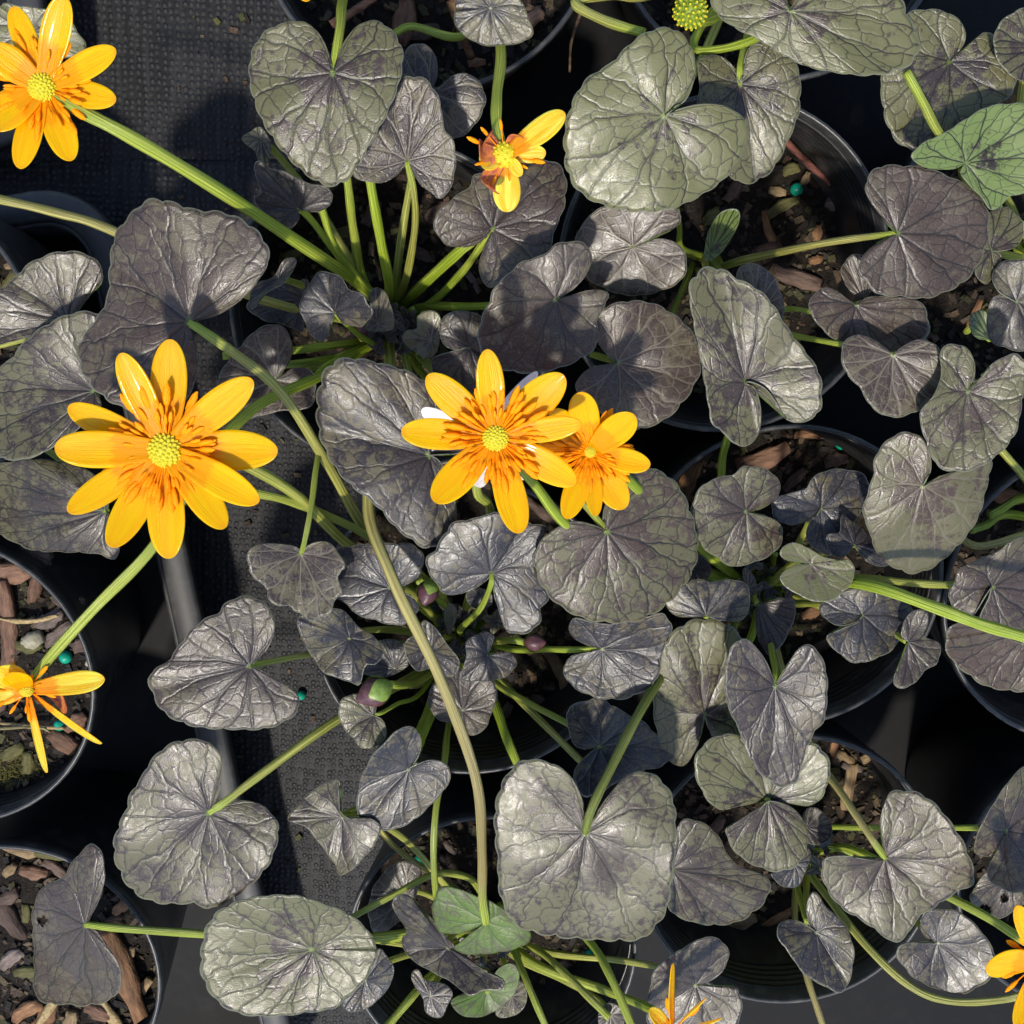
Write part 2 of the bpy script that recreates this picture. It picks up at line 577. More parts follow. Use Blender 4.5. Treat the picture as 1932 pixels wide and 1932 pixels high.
ZB = 0.52                                           # tray floor
for k, (px, py, zs, lb) in POTS.items():
    c = POTC[k]
    root = empty("nursery_pot", (c[0], c[1], ZB), lb, "pot", "black nursery pots set out in the trays")
    R = POT_R
    # rim: rolled lip with fine steps inside
    V, F = lathe([(R - 0.16, RIM - 0.55), (R + 0.0, RIM - 0.55), (R + 0.02, RIM - 0.10), (R + 0.015, RIM - 0.05), (R - 0.01, RIM - 0.015), (R - 0.05, RIM), (R - 0.09, RIM - 0.015), (R - 0.12, RIM - 0.05), (R - 0.14, RIM - 0.62)], c)
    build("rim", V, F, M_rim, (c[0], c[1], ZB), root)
    prof = []
    z = RIM - 0.56
    r = R - 0.145
    for q in range(5):                               # ribs on the inner wall
        prof += [(r, z), (r - 0.035, z - 0.05), (r - 0.035, z - 0.11), (r - 0.005, z - 0.17)]
        z -= 0.23
        r -= 0.022
    prof += [(r, z), (3.45, ZB + 0.35), (3.2, ZB + 0.2), (0.02, ZB + 0.2)]
    prof = prof + [(0.02, ZB + 0.001), (3.4, ZB + 0.001), (3.58, ZB + 0.25), (r + 0.09, z), (R - 0.03, RIM - 0.56)]
    V, F = lathe(prof, c)
    build("wall", V, F, M_pot, (c[0], c[1], ZB), root)


def wall_r(z):                                       # inner radius at height z
    return 3.45 + (4.24 - 3.45) * (z - ZB - 0.35) / (6.3 - ZB - 0.35) if z < 6.3 else 4.24 + 0.04 * (z - 6.3)


# ------------------------------------------------------------------ soil, bark, beads
def soil_z(k, x, y):
    c = POTC[k]
    zs = POTS[k][2]
    r = math.hypot(x - c[0], y - c[1])
    n1 = mnoise.noise((x * 0.7, y * 0.7, zs * 3)) * 0.22 + mnoise.noise((x * 2.3, y * 2.3, zs)) * 0.12
    return zs + n1 - 0.12 * (r / 4) ** 2


TINTS = [(0.05, 0.032, 0.02), (0.10, 0.06, 0.035), (0.02, 0.015, 0.012), (0.14, 0.10, 0.05), (0.085, 0.085, 0.025), (0.025, 0.02, 0.018), (0.17, 0.12, 0.075)]
SOIL = {}


def chunk_verts(r, sx, sy, sz):
    base = np.array([(-1, -1, -1), (1, -1, -1), (1, 1, -1), (-1, 1, -1), (-1, -1, 1), (1, -1, 1), (1, 1, 1), (-1, 1, 1)], float)
    base += np.array([[r.uniform(-.35, .35) for _ in range(3)] for _ in range(8)])
    return base * (sx, sy, sz) * 0.5


BOXF = [(3, 2, 1, 0), (4, 5, 6, 7), (0, 1, 5, 4), (1, 2, 6, 5), (2, 3, 7, 6), (3, 0, 4, 7)]


def rotm(a, b, c):
    ca, sa, cb, sb, cc, sc_ = math.cos(a), math.sin(a), math.cos(b), math.sin(b), math.cos(c), math.sin(c)
    A = np.array([[ca, -sa, 0], [sa, ca, 0], [0, 0, 1]])
    B = np.array([[cb, 0, sb], [0, 1, 0], [-sb, 0, cb]])
    C = np.array([[1, 0, 0], [0, cc, -sc_], [0, sc_, cc]])
    return A @ B @ C


for k in POTS:
    c = POTC[k]
    zs = POTS[k][2]
    rr = wall_r(zs) + 0.02
    V, F = [], []
    nr, na = 26, 60
    V.append((c[0], c[1], soil_z(k, c[0], c[1])))
    for i in range(1, nr + 1):
        r = rr * i / nr
        for j in range(na):
            a = 2 * math.pi * j / na
            x, y = c[0] + r * math.cos(a), c[1] + r * math.sin(a)
            V.append((x, y, soil_z(k, x, y)))
    for j in range(na): F.append((0, 1 + j, 1 + (j + 1) % na))
    for i in range(nr - 1):
        for j in range(na):
            a, b = 1 + i * na + j, 1 + i * na + (j + 1) % na
            F.append((a, a + na, b + na, b))
    what = POTS[k][3].replace("black pot ", "pot ")
    so_ = build("potting_soil", V, F, M_soil, (c[0], c[1], zs), None)
    tag(so_, " ".join(("dark potting mix in the " + what).split()[:16]), "soil", kind="stuff")
    SOIL[k] = so_
    r_ = random.Random(hash(k) % 1000 if False else sum(map(ord, k)))
    GV, GF, GC = [], [], []
    for q in range(900):
        a, r = r_.uniform(0, 6.283), (rr - 0.12) * math.sqrt(r_.random())
        x, y = c[0] + r * math.cos(a), c[1] + r * math.sin(a)
        s = r_.choice([0.06, 0.09, 0.12, 0.18])
        ch = chunk_verts(r_, s * r_.uniform(0.8, 2.2), s, s * r_.uniform(0.4, 0.9)) @ rotm(r_.uniform(0, 6.28), r_.uniform(-.5, .5), r_.uniform(-.5, .5)).T
        o = len(GV)
        GV += (ch + (x, y, soil_z(k, x, y) + 0.02)).tolist()
        GF += [tuple(o + i for i in f) for f in BOXF]
        t = r_.choice(TINTS)
        f = r_.uniform(0.3, 1.0)
        GC += [(t[0] * f, t[1] * f, t[2] * f, 1)] * 8
    gr = build("grit", GV, GF, M_grit, (c[0], c[1], zs), so_, smooth=False, attrs={"tint": GC})
    gr["kind"] = "stuff"

BARKC = [((0.20, 0.115, 0.075), "brown"), ((0.125, 0.085, 0.068), "dark brown"), ((0.26, 0.14, 0.07), "reddish brown"), ((0.19, 0.15, 0.13), "grey brown"), ((0.30, 0.215, 0.115), "tan"), ((0.13, 0.125, 0.045), "olive")]


CHIPW = {'P1': "on soil under the curved tan stem", 'P2': "on soil between the fan of green stems", 'P3': "on soil around the dark red twig", 'P4': "on soil under the green cupped leaf",
         'P5': "on soil in the ribbed pot below the grey green leaf", 'P6': "in the pot with the long bark strip", 'P7': "in the mossy pot under the half fallen flower",
         'P8': "on soil under the largest silvery leaf", 'P9': "on soil under the sunlit green stalk", 'P10': "on soil under the broad orange petal", 'P11': "on soil beside the brown dead stalks",
         'P12': "on soil under the green seed head", 'P13': "on soil under the yellow edged leaf", 'P14': "on soil by the rounded tray corner"}


def chip_mesh(r_, L, Wd, H):
    """an irregular chip: a rounded slab with broken ends"""
    n, m = 7, 6
    V, F = [], []
    ph = r_.uniform(0, 6)
    bend = r_.uniform(-0.12, 0.12) * L
    for i in range(n):
        u = i / (n - 1)
        wf = (0.55 + 0.45 * math.sin(math.pi * min(max(u, .08), .92))) * r_.uniform(0.85, 1.1)
        for j in range(m):
            a = 2 * math.pi * j / m + 0.3
            x = (u - 0.5) * L + r_.uniform(-1, 1) * L * 0.05
            y = math.copysign(abs(math.cos(a)) ** 0.7, math.cos(a)) * Wd * 0.5 * wf + bend * math.sin(math.pi * u) + r_.uniform(-1, 1) * Wd * 0.06
            z = math.copysign(abs(math.sin(a)) ** 0.7, math.sin(a)) * H * 0.5 * wf + r_.uniform(-1, 1) * H * 0.08
            V.append((x, y, z))
    for i in range(n - 1):
        for j in range(m):
            F.append((i * m + j, i * m + (j + 1) % m, (i + 1) * m + (j + 1) % m, (i + 1) * m + j))
    F.append(tuple(range(m - 1, -1, -1)))
    F.append(tuple((n - 1) * m + j for j in range(m)))
    return V, F


def chip(k, px, py, L, Wd, H, ang, ci, label=None, name="bark_chip", mat=None, tilt=0.12, cat="bark", lift=0.0):
    zs = POTS[k][2]
    p = W(px, py, zs + H * 0.4 + lift)
    z = soil_z(k, p[0], p[1]) + H * 0.32 + lift
    V, F = chip_mesh(rng, L, Wd, H)
    me = mesh_data(name, V, F, mat or M_bark, smooth=True)
    cc, cn = BARKC[ci]
    f = rng.uniform(0.75, 1.25)
    o = place(name, me, (p[0], p[1], z), None, (cc[0] * f, cc[1] * f, cc[2] * f, 1), (rng.uniform(-tilt, tilt), rng.uniform(-tilt, tilt), ang))
    tag(o, label or ("%s bark chip %s" % (cn, CHIPW[k])), cat, None if label else "bark chips " + CHIPW[k])
    return o


# the chips one can pick out in the photograph
big = [
    ('P7', 45, 1070, 0.95, 0.75, 0.5, 0.4, 0), ('P7', 62, 1110, 0.95, 0.4, 0.4, 1.3, 0), ('P7', 75, 1092, 1.1, 0.4, 0.3, 1.2, 3), ('P7', 128, 1135, 0.9, 0.55, 0.45, -0.3, 1),
    ('P7', 92, 1165, 0.9, 0.5, 0.35, 0.5, 3), ('P7', 105, 1200, 1.1, 0.4, 0.35, 0.7, 3), ('P7', 8, 1190, 3.2, 0.55, 0.45, 1.5, 0), ('P7', 55, 1215, 0.8, 0.5, 0.3, 0, 5),
    ('P7', 152, 1220, 0.6, 0.5, 0.35, 0.3, 1), ('P7', 140, 1365, 0.8, 0.55, 0.4, 0.6, 0), ('P7', 118, 1400, 1.0, 0.6, 0.45, -0.6, 0), ('P7', 20, 1080, 1.2, 0.8, 0.4, 0.2, 0), ('P7', 60, 1050, 1.0, 0.6, 0.4, -0.4, 1),
    ('P7', 20, 1420, 0.8, 0.5, 0.3, 0.5, 5), ('P7', 50, 1440, 0.7, 0.4, 0.3, 1.5, 5), ('P7', -10, 1330, 1.0, 0.6, 0.4, 1.0, 1),
    ('P6', 40, 1597, 1.9, 0.5, 0.35, -0.3, 4), ('P6', 85, 1612, 1.2, 0.35, 0.3, -0.3, 5), ('P6', 62, 1645, 0.9, 0.45, 0.3, -0.15, 0), ('P6', 20, 1640, 0.5, 0.35, 0.3, 0.8, 4), ('P6', 22, 1735, 1.7, 0.62, 0.45, 1.9, 1),
    ('P6', 46, 1725, 0.6, 0.35, 0.25, 1.5, 5), ('P6', 235, 1714, 0.85, 0.4, 0.3, 0.5, 2), ('P6', 210, 1738, 0.6, 0.3, 0.25, 0.3, 0), ('P6', 25, 1808, 0.9, 0.5, 0.3, 0.7, 3), ('P6', 55, 1828, 0.8, 0.45, 0.3, 0.1, 5),
    ('P6', 50, 1912, 1.2, 0.6, 0.4, 0.6, 2), ('P6', 85, 1915, 1.1, 0.6, 0.35, 0.9, 2), ('P6', 185, 1910, 0.9, 0.5, 0.35, -0.5, 0), ('P6', 262, 1872, 1.1, 0.4, 0.25, 0.85, 4), ('P6', 245, 1800, 0.5, 0.3, 0.25, 1.2, 4), ('P6', 10, 1690, 0.9, 0.5, 0.3, 0.4, 1),
    ('P6', 100, 1640, 0.8, 0.4, 0.3, -0.7, 1), ('P6', 180, 1690, 0.6, 0.3, 0.25, 0.9, 4), ('P6', 130, 1930, 1.0, 0.5, 0.3, 1.2, 4),
    ('P3', 1478, 392, 1.0, 0.4, 0.3, 0.5, 5), ('P3', 1495, 320, 0.5, 0.4, 0.3, 0.3, 5), ('P3', 1520, 340, 0.5, 0.25, 0.2, 1.2, 4), ('P3', 1580, 388, 0.65, 0.5, 0.4, -0.3, 3), ('P3', 1460, 435, 1.3, 0.3, 0.3, -1.1, 2),
    ('P3', 1505, 525, 1.5, 0.6, 0.3, -0.3, 1), ('P3', 1540, 490, 0.4, 0.3, 0.3, 0.2, 2), ('P3', 1440, 470, 0.9, 0.5, 0.3, 0.3, 0), ('P3', 1545, 440, 0.5, 0.3, 0.3, 1.5, 2), ('P3', 1350, 410, 0.8, 0.45, 0.3, 0.4, 5), ('P3', 1380, 360, 0.7, 0.4, 0.3, 1.0, 1), ('P3', 1470, 360, 0.5, 0.3, 0.2, -0.2, 4),
    ('P4', 1540, 822, 1.3, 0.4, 0.35, -0.05, 2), ('P4', 1440, 862, 1.6, 0.75, 0.4, 0.35, 0), ('P4', 1305, 905, 1.2, 0.6, 0.4, 1.2, 2), ('P4', 1530, 1155, 0.6, 0.45, 0.3, 0.4, 2), ('P4', 1580, 870, 0.7, 0.5, 0.3, 0.2, 1), ('P4', 1500, 905, 0.9, 0.4, 0.3, 0.8, 1), ('P4', 1560, 1220, 0.8, 0.4, 0.3, 0.5, 1),
    ('P5', 1590, 1430, 0.9, 0.35, 0.3, -0.5, 4), ('P5', 1605, 1485, 1.6, 0.5, 0.35, 1.45, 4), ('P5', 1640, 1430, 0.5, 0.4, 0.3, 0.5, 4), ('P5', 1610, 1450, 0.7, 0.4, 0.3, -0.3, 3), ('P5', 1475, 1735, 1.4, 0.35, 0.3, 0.6, 2), ('P5', 1400, 1740, 1.0, 0.6, 0.4, 0.4, 4), ('P5', 1430, 1782, 0.5, 0.4, 0.3, 0.1, 4), ('P5', 1580, 1405, 0.9, 0.3, 0.3, 1.4, 2), ('P5', 1350, 1560, 0.9, 0.5, 0.3, 0.9, 1), ('P5', 1650, 1560, 0.8, 0.5, 0.3, 0.9, 1),
    ('P1', 1045, 1270, 2.0, 0.42, 0.4, -1.1, 4), ('P1', 990, 1380, 1.1, 0.7, 0.35, 0.3, 0), ('P1', 950, 1345, 0.8, 0.4, 0.3, 0.9, 1), ('P1', 880, 1418, 1.3, 0.3, 0.3, 0.1, 4), ('P1', 1020, 1330, 0.7, 0.5, 0.3, -0.5, 1), ('P1', 760, 1345, 0.8, 0.4, 0.3, 0.3, 1), ('P1', 1030, 960, 2.0, 0.35, 0.3, -0.6, 1), ('P1', 770, 1400, 0.7, 0.4, 0.3, 1.1, 0),
    ('P8', 748, 1575, 1.0, 0.7, 0.4, 0.1, 2), ('P8', 880, 1520, 0.6, 0.25, 0.2, 0.1, 2), ('P8', 850, 1600, 0.6, 0.25, 0.2, -0.9, 3), ('P8', 1120, 1840, 0.6, 0.4, 0.3, 0.4, 4), ('P8', 1060, 1830, 0.7, 0.4, 0.3, 0.6, 1), ('P8', 1000, 1920, 0.9, 0.5, 0.3, 0.2, 0), ('P8', 800, 1640, 0.5, 0.3, 0.2, 0.9, 1), ('P8', 1160, 1790, 0.8, 0.3, 0.3, 1.4, 2),
    ('P11', 760, 40, 1.2, 0.7, 0.4, 1.4, 0), ('P11', 800, 60, 0.9, 0.5, 0.4, 0.2, 1), ('P11', 900, 118, 0.5, 0.3, 0.2, 0.1, 2), ('P11', 690, 85, 0.8, 0.5, 0.3, 0.4, 5), ('P11', 1000, 30, 0.8, 0.5, 0.3, 0.5, 1), ('P11', 720, 110, 0.7, 0.4, 0.3, 1.0, 1),
    ('P2', 830, 400, 0.9, 0.5, 0.3, 0.5, 1), ('P2', 700, 400, 0.8, 0.5, 0.3, 1.1, 1), ('P2', 650, 440, 0.6, 0.4, 0.3, 0.2, 5), ('P2', 880, 520, 1.2, 0.25, 0.25, -0.9, 3), ('P2', 800, 480, 0.7, 0.4, 0.3, -0.4, 1), ('P2', 550, 480, 0.6, 0.3, 0.3, 0.3, 5),
    ('P9', 1905, 930, 1.6, 0.6, 0.35, -0.2, 2), ('P9', 1880, 1080, 1.3, 0.6, 0.3, 0.2, 2), ('P9', 1920, 890, 0.8, 0.5, 0.3, 0.4, 1), ('P9', 1900, 1320, 0.8, 0.4, 0.3, 0.2, 1),
    ('P10', 1905, 1790, 1.3, 0.5, 0.3, 0.0, 4), ('P10', 1890, 1520, 0.6, 0.4, 0.3, 0.7, 2), ('P10', 1870, 1545, 0.6, 0.4, 0.3, 0.1, 0), ('P13', 1840, 590, 0.9, 0.25, 0.2, 1.2, 2), ('P13', 1850, 470, 0.8, 0.4, 0.3, 0.2, 1),
    ('P14', 10, 530, 0.7, 0.35, 0.3, 0.9, 5), ('P14', 20, 500, 0.5, 0.25, 0.2, 0.2, 4), ('P12', 1340, 40, 0.8, 0.5, 0.3, 0.5, 1), ('P12', 1280, 80, 0.8, 0.5, 0.3, 0.5, 2),
]
for a in big: chip(*a)
chip('P6', 228, 1835, 3.3, 0.78, 0.5, -1.25, 2, "long curved reddish bark strip beside the leaf with a hole", lift=0.1)
chip('P6', 100, 1895, 1.9, 0.32, 0.2, 0.95, 4, "pale split straw leaning on bark under the leaf with a hole", "straw_piece", M_straw, cat="straw", lift=0.15)
chip('P6', 215, 1925, 1.7, 0.4, 0.2, -1.0, 4, "tan split straw below the long curved bark strip", "straw_piece", M_straw, cat="straw", lift=0.1)
chip('P7', 50, 1163, 1.9, 0.16, 0.14, 0.05, 4, "thin dry straw lying level across bark above the pale stone", "straw_piece", M_straw, cat="straw", lift=0.3)
chip('P7', 60, 1372, 2.0, 0.14, 0.12, -0.05, 4, "thin dry straw lying level below the half fallen flower", "straw_piece", M_straw, cat="straw", lift=0.25)
chip('P7', 60, 1207, 0.62, 0.55, 0.45, 0.4, 4, "pale rounded stone among bark in the mossy pot", "pebble", M_stone, cat="stone")
chip('P7', 163, 1252, 0.32, 0.26, 0.22, 1.2, 4, "small tan stone against the pot rim by the teal bead", "pebble", M_stone, cat="stone")
chip('P3', 1610, 306, 0.36, 0.30, 0.2, 0.6, 4, "cream wood crumb clinging inside the ribbed pot wall above the twig", "wood_crumb", M_stone, cat="wood", lift=1.9)


# ------------------------------------------------------------------ tubes
def catmull(P, n):
    P = np.asarray(P, float)
    P = np.vstack((2 * P[0] - P[1], P, 2 * P[-1] - P[-2]))
    seg = len(P) - 3
    out = []
    for q in range(n):
        u = q / (n - 1) * seg
        i = min(int(u), seg - 1)
        f = u - i
        p0, p1, p2, p3 = P[i:i + 4]
        out.append(0.5 * ((2 * p1) + (-p0 + p2) * f + (2 * p0 - 5 * p1 + 4 * p2 - p3) * f * f + (-p0 + 3 * p1 - 3 * p2 + p3) * f ** 3))
    return np.array(out)


def tube(P, r0, r1, n=None, sides=10, groove=0.09):
    n = n or max(10, 6 * len(P))
    C = catmull(P, n)
    L = np.concatenate(([0], np.cumsum(np.linalg.norm(np.diff(C, axis=0), axis=1))))
    V, F, UV = [], [], []
    ref = np.array((0.13, 0.21, 1.0))
    T0 = C[1] - C[0]
    if abs(np.dot(T0 / np.linalg.norm(T0), ref / np.linalg.norm(ref))) > 0.9: ref = np.array((1.0, 0.2, 0.1))
    for i in range(n):
        T = C[min(i + 1, n - 1)] - C[max(i - 1, 0)]
        T /= np.linalg.norm(T) + 1e-9
        A = ref - T * np.dot(ref, T)
        A /= np.linalg.norm(A) + 1e-9
        B = np.cross(T, A)
        ref = A
        t = L[i] / L[-1]
        r = r0 + (r1 - r0) * t
        r *= 1 + 0.05 * math.sin(i * 0.9 + L[-1] * 3)
        for j in range(sides):
            a = 2 * math.pi * j / sides
            rr_ = r * (1 - groove * (1 if j == 0 else 0) * 2.0 + groove * 0.5 * math.cos(5 * a))
            V.append(C[i] + rr_ * (A * math.cos(a) + B * math.sin(a)))
            UV.append((abs(j / sides * 2 - 1), t))
    for i in range(n - 1):
        for j in range(sides):
            F.append((i * sides + j, i * sides + (j + 1) % sides, (i + 1) * sides + (j + 1) % sides, (i + 1) * sides + j))
    F.append(tuple(range(sides - 1, -1, -1)))
    F.append(tuple((n - 1) * sides + j for j in range(sides)))
    return np.array(V), F, UV


def px_path(pts): return [W(*p) for p in pts]


# ------------------------------------------------------------------ plants
PLANTS = {
    'A': ('P2', 742, 600, "dark leaved plant with a fan of thick bright green stems and a long stalked flower"),
    'B': ('P1', 878, 1200, "dark leaved plant with plum buds and the largest ten petalled flower"),
    'C': ('P3', 1338, 498, "dark leaved plant with one long pale petiole over a red twig"),
    'D': ('P4', 1432, 1105, "plant carrying two close flowers, the right one partly hidden, and a bronze heart leaf"),
    'E': ('P8', 925, 1745, "plant under the largest silvery heart leaf with a pale green folded leaf"),
    'F': ('P5', 1515, 1618, "plant with a three lobed grey green leaf and long curling stalk"),
    'G': ('P9', 1985, 985, "plant whose bright sunlit stalk crosses two dusty pollen speckled leaves"),
    'H': ('P11', 860, -90, "plant with a withered flower of maroon petals and a mottled heart leaf"),
    'I': ('P12', 1400, -70, "plant with a round green seed head and pale marbled leaves"),
    'J': ('P13', 1955, 500, "plant with a yellow edged bright green leaf above brown leaves"),
    'K': ('P14', -190, 700, "plant of matt grey leaves beside the largest flower, pot corner hidden"),
    'L': ('P10', 2040, 1660, "plant with grey lilac leaves and a flower showing one broad petal"),
}
ROOT = {}
for k, (pk, px, py, lb) in PLANTS.items():
    zs = POTS[pk][2]
    p = W(px, py, zs)
    c = POTC[pk]
    d = p - c
    L = math.hypot(d[0], d[1])
    if L > 3.2: p = np.array((c[0] + d[0] / L * 3.2, c[1] + d[1] / L * 3.2, zs))
    p[2] = soil_z(pk, p[0], p[1]) - 0.02
    ROOT[k] = empty("celandine_plant", p, lb, "plant", "celandine plants in black pots")
nsp = {k: 0 for k in PLANTS}


def crown_pt(k):
    nsp[k] += 1
    a = nsp[k] * 2.4
    r = 0.22 + 0.05 * (nsp[k] % 5)
    return ORIG[ROOT[k]] + np.array((r * math.cos(a), r * math.sin(a), -0.12))


def stalk(name, k, parent, end, way=None, r0=0.14, r1=0.095, brown=0.5, dark=0.0, start=None):
    """way: list of (px,py,z) from the crown outwards"""
    s = crown_pt(k) if start is None else np.array(start, float)
    end = np.array(end, float)
    if way: P = [s] + px_path(way) + [end]
    else:
        d = end - s
        side = np.array((-d[1], d[0], 0)) * rng.uniform(-0.06, 0.06)
        P = [s, s + d * (0.30, 0.30, 0.36) + side * 0.8, s + d * (0.68, 0.68, 0.62) + side, s + d * (0.92, 0.92, 0.84) + side * 0.4, end]
    V, F, UV = tube(P, r0, r1)
    return build(name, V, F, M_stem, s, parent, (brown, dark, rng.random(), 1), uv=UV)


def smooth_outline(P, n, closed):
    P = np.asarray(P, float)
    if closed:
        Q = np.vstack((P[-2:], P, P[:3]))
    else:
        Q = np.vstack((2 * P[0] - P[1], P, 2 * P[-1] - P[-2]))
    seg = len(P) if closed else len(P) - 1
    off = 1 if closed else 0
    out = []
    m = seg * 16
    for q in range(m + 1):
        u = q / m * seg
        i = min(int(u), seg - 1)
        f = u - i
        p0, p1, p2, p3 = Q[i + off:i + off + 4]
        out.append(0.5 * ((2 * p1) + (-p0 + p2) * f + (2 * p0 - 5 * p1 + 4 * p2 - p3) * f * f + (-p0 + 3 * p1 - 3 * p2 + p3) * f ** 3))
    out = np.array(out)
    d = np.concatenate(([0], np.cumsum(np.linalg.norm(np.diff(out, axis=0), axis=1))))
    u = np.linspace(0, d[-1], n + 1)
    return np.stack((np.interp(u, d, out[:, 0]), np.interp(u, d, out[:, 1])), 1), d[-1]


NL = [0]


def leaf(k, J, z, P, tilt=None, fold=None, cup=None, green=None, warm=None, pale=None, closed=False, way=None, stem=True,
         brown=0.5, dark=0.0, under=False, cren=0.022, wave=0.05, r=0.105, holes=None, label=None):
    NL[0] += 1
    q = random.Random(NL[0] * 77 + 5)
    view = 12 + math.degrees(math.atan((J[1] - 966) / 966 * TANH))
    ty = math.tan(math.radians((28 - view) / 2))
    tilt = tilt or (q.uniform(-0.18, 0.18), 0.6 * ty + q.uniform(-0.16, 0.12))
    fold = q.uniform(0.02, 0.20) if fold is None else fold
    cup = q.uniform(-0.10, 0.05) if cup is None else cup
    green = q.choice([0.1, 0.25, 0.35, 0.5]) if green is None else green
    warm = q.uniform(0.15, 0.6) if warm is None else warm
    pale = q.choice([0.0, 0.0, 1.0]) if pale is None else pale
    J = np.array(J, float)
    pts = [tuple(p) for p in P]
    if not closed: pts = [tuple(J)] + pts + [tuple(J)]
    per0 = sum(math.dist(pts[i], pts[i + 1]) for i in range(len(pts) - 1))
    NA = int(min(150, max(64, per0 / 7)))
    NR = 20
    O, per = smooth_outline(pts, NA, closed)
    s = np.linspace(0, 1, NA + 1)
    ns = max(7, round(per / 42))
    sc_ = np.abs(np.sin(math.pi * s * ns + 0.5 * np.sin(s * 9))) ** 0.6
    amp = cren * np.clip(np.minimum(s, 1 - s) * 8, 0, 1) if not closed else cren
    O = J + (O - J) * (1 - amp * (1 - sc_) * 1.6 + amp * 0.3)[:, None]
    t = np.linspace(0, 1, NR + 1)[1:]
    G = (J + (O - J)[None, :, :] * t[:, None, None]).reshape(-1, 2)
    G = np.vstack((J[None], G))
    TT = np.concatenate(([0], np.repeat(t, NA + 1)))
    SS = np.concatenate(([0.5], np.tile(s, NR)))
    Jw = W(J[0], J[1], z)
    cp = cm_per_px(J[0], J[1], z)
    mid = O[NA // 2] - J if not closed else O.mean(0) - J
    if np.linalg.norm(mid) < 5: mid = np.array((0, 60.0))
    ax = np.array((mid[0], -mid[1]))
    ax /= np.linalg.norm(ax)
    R = np.linalg.norm(O - J, axis=1).mean() * cp
    zz = np.full(len(G), float(z))
    ph = [q.uniform(0, 6.28) for _ in range(6)]
    ang = SS * 2 * math.pi
    for it in range(4):
        X = Wn(G, zz)
        d = X[:, :2] - Jw[:2]
        rr_ = np.hypot(d[:, 0], d[:, 1])
        perp = np.abs(d[:, 0] * -ax[1] + d[:, 1] * ax[0])
        zz = z + tilt[0] * d[:, 0] + tilt[1] * d[:, 1] + fold * perp + cup * rr_ ** 2 / max(R, 0.3)
        wv = np.sin(2 * ang + ph[0]) * 0.6 + np.sin(3 * ang + ph[1]) * 0.5 + np.sin(5 * ang + ph[2]) * 0.3
        zz = zz + wave * R * TT ** 1.6 * wv
        zz = zz + 0.022 * R * np.sin(d[:, 0] * 4 / max(R, .5) + ph[3]) * np.sin(d[:, 1] * 4 / max(R, .5) + ph[4])
        # main veins lie in shallow valleys
        fr = np.abs((SS * 9) % 1 - 0.5) * 2
        zz = zz + 0.014 * R * (np.sqrt(fr) - 0.6) * np.sin(math.pi * np.clip(TT, 0, 1)) ** 0.7
    X = Wn(G, zz)
    n1 = len(X)
    th = 0.028
    # grid normals, for a real thickness
    idx = lambda i, j: 1 + i * (NA + 1) + j
    F = []
    for j in range(NA): F.append((0, idx(0, j + 1), idx(0, j)))
    for i in range(NR - 1):
        for j in range(NA): F.append((idx(i, j), idx(i, j + 1), idx(i + 1, j + 1), idx(i + 1, j)))
    # orientation: make top faces look up
    up = sum(np.cross(X[f[1]] - X[f[0]], X[f[2]] - X[f[0]])[2] for f in F[NA:])
    if up < 0: F = [tuple(reversed(f)) for f in F]
    if holes:
        keep = []
        for f in F:
            m = G[list(f)].mean(0)
            if all(math.dist(m, h[:2]) > h[2] for h in holes): keep.append(f)
        F = keep
    nF = len(F)
    N = np.zeros_like(X)
    for f in F:
        nn = np.cross(X[f[1]] - X[f[0]], X[f[2]] - X[f[0]])
        for v in f: N[v] += nn
    N /= (np.linalg.norm(N, axis=1, keepdims=True) + 1e-12)
    N[N[:, 2] < 0] *= -1
    V = np.vstack((X, X - N * th))
    FB = [tuple(n1 + v for v in reversed(f)) for f in F]
    from collections import Counter
    edge = Counter()
    for f in F:
        for i in range(len(f)): edge[(f[i], f[(i + 1) % len(f)])] += 1
    FR = [(e[0], n1 + e[0], n1 + e[1], e[1]) for e in edge if (e[1], e[0]) not in edge]
    midx = [0] * nF + [1] * nF + [0] * len(FR)
    arc = np.full(len(V), per * cp)
    uv = np.concatenate((np.stack((SS, TT), 1),) * 2)
    mats = [M_under, M_leaf] if under else [M_leaf, M_under]
    o = build("leaf", V, F + FB + FR, mats, Jw, ROOT[k], (green, warm, pale, 1), uv=uv, midx=midx, attrs={"arc": arc})
    if label: o["label"] = label
    if stem:
        e = Jw - np.array((0, 0, 0.05 if not under else -0.03))
        stalk("petiole", k, o, e, way, r0=r * 1.25, r1=r * 0.8, brown=brown, dark=dark)
    return o


# ---- plant A
leaf('H', (628, 138), 12.6, [(632, 120), (645, 85), (672, 50), (705, 38), (738, 55), (760, 95), (755, 150), (735, 205), (715, 245), (690, 290), (672, 320), (650, 345), (625, 352), (600, 345), (560, 315), (520, 270), (490, 220), (472, 165), (470, 120), (480, 85), (505, 55), (540, 42), (570, 40), (598, 58), (618, 95)],
     green=0.62, warm=0.4, pale=0, tilt=(0.0, 0.05), fold=0.06, way=[(690, -60, 8), (650, -10, 11), (642, 50, 12.3)], brown=0.25, r=0.13)
leaf('A', (768, 303), 11.5, [(775, 312), (790, 345), (815, 365), (828, 375), (845, 365), (858, 330), (860, 290), (855, 265), (838, 240), (830, 190), (810, 155), (785, 143), (755, 150), (730, 190), (715, 240), (690, 270), (670, 300), (662, 325), (680, 340), (720, 345), (750, 330)],
     green=0.2, warm=0.2, pale=1, way=[(762, 540, 7), (782, 440, 9.5), (782, 370, 11)], brown=0.6)
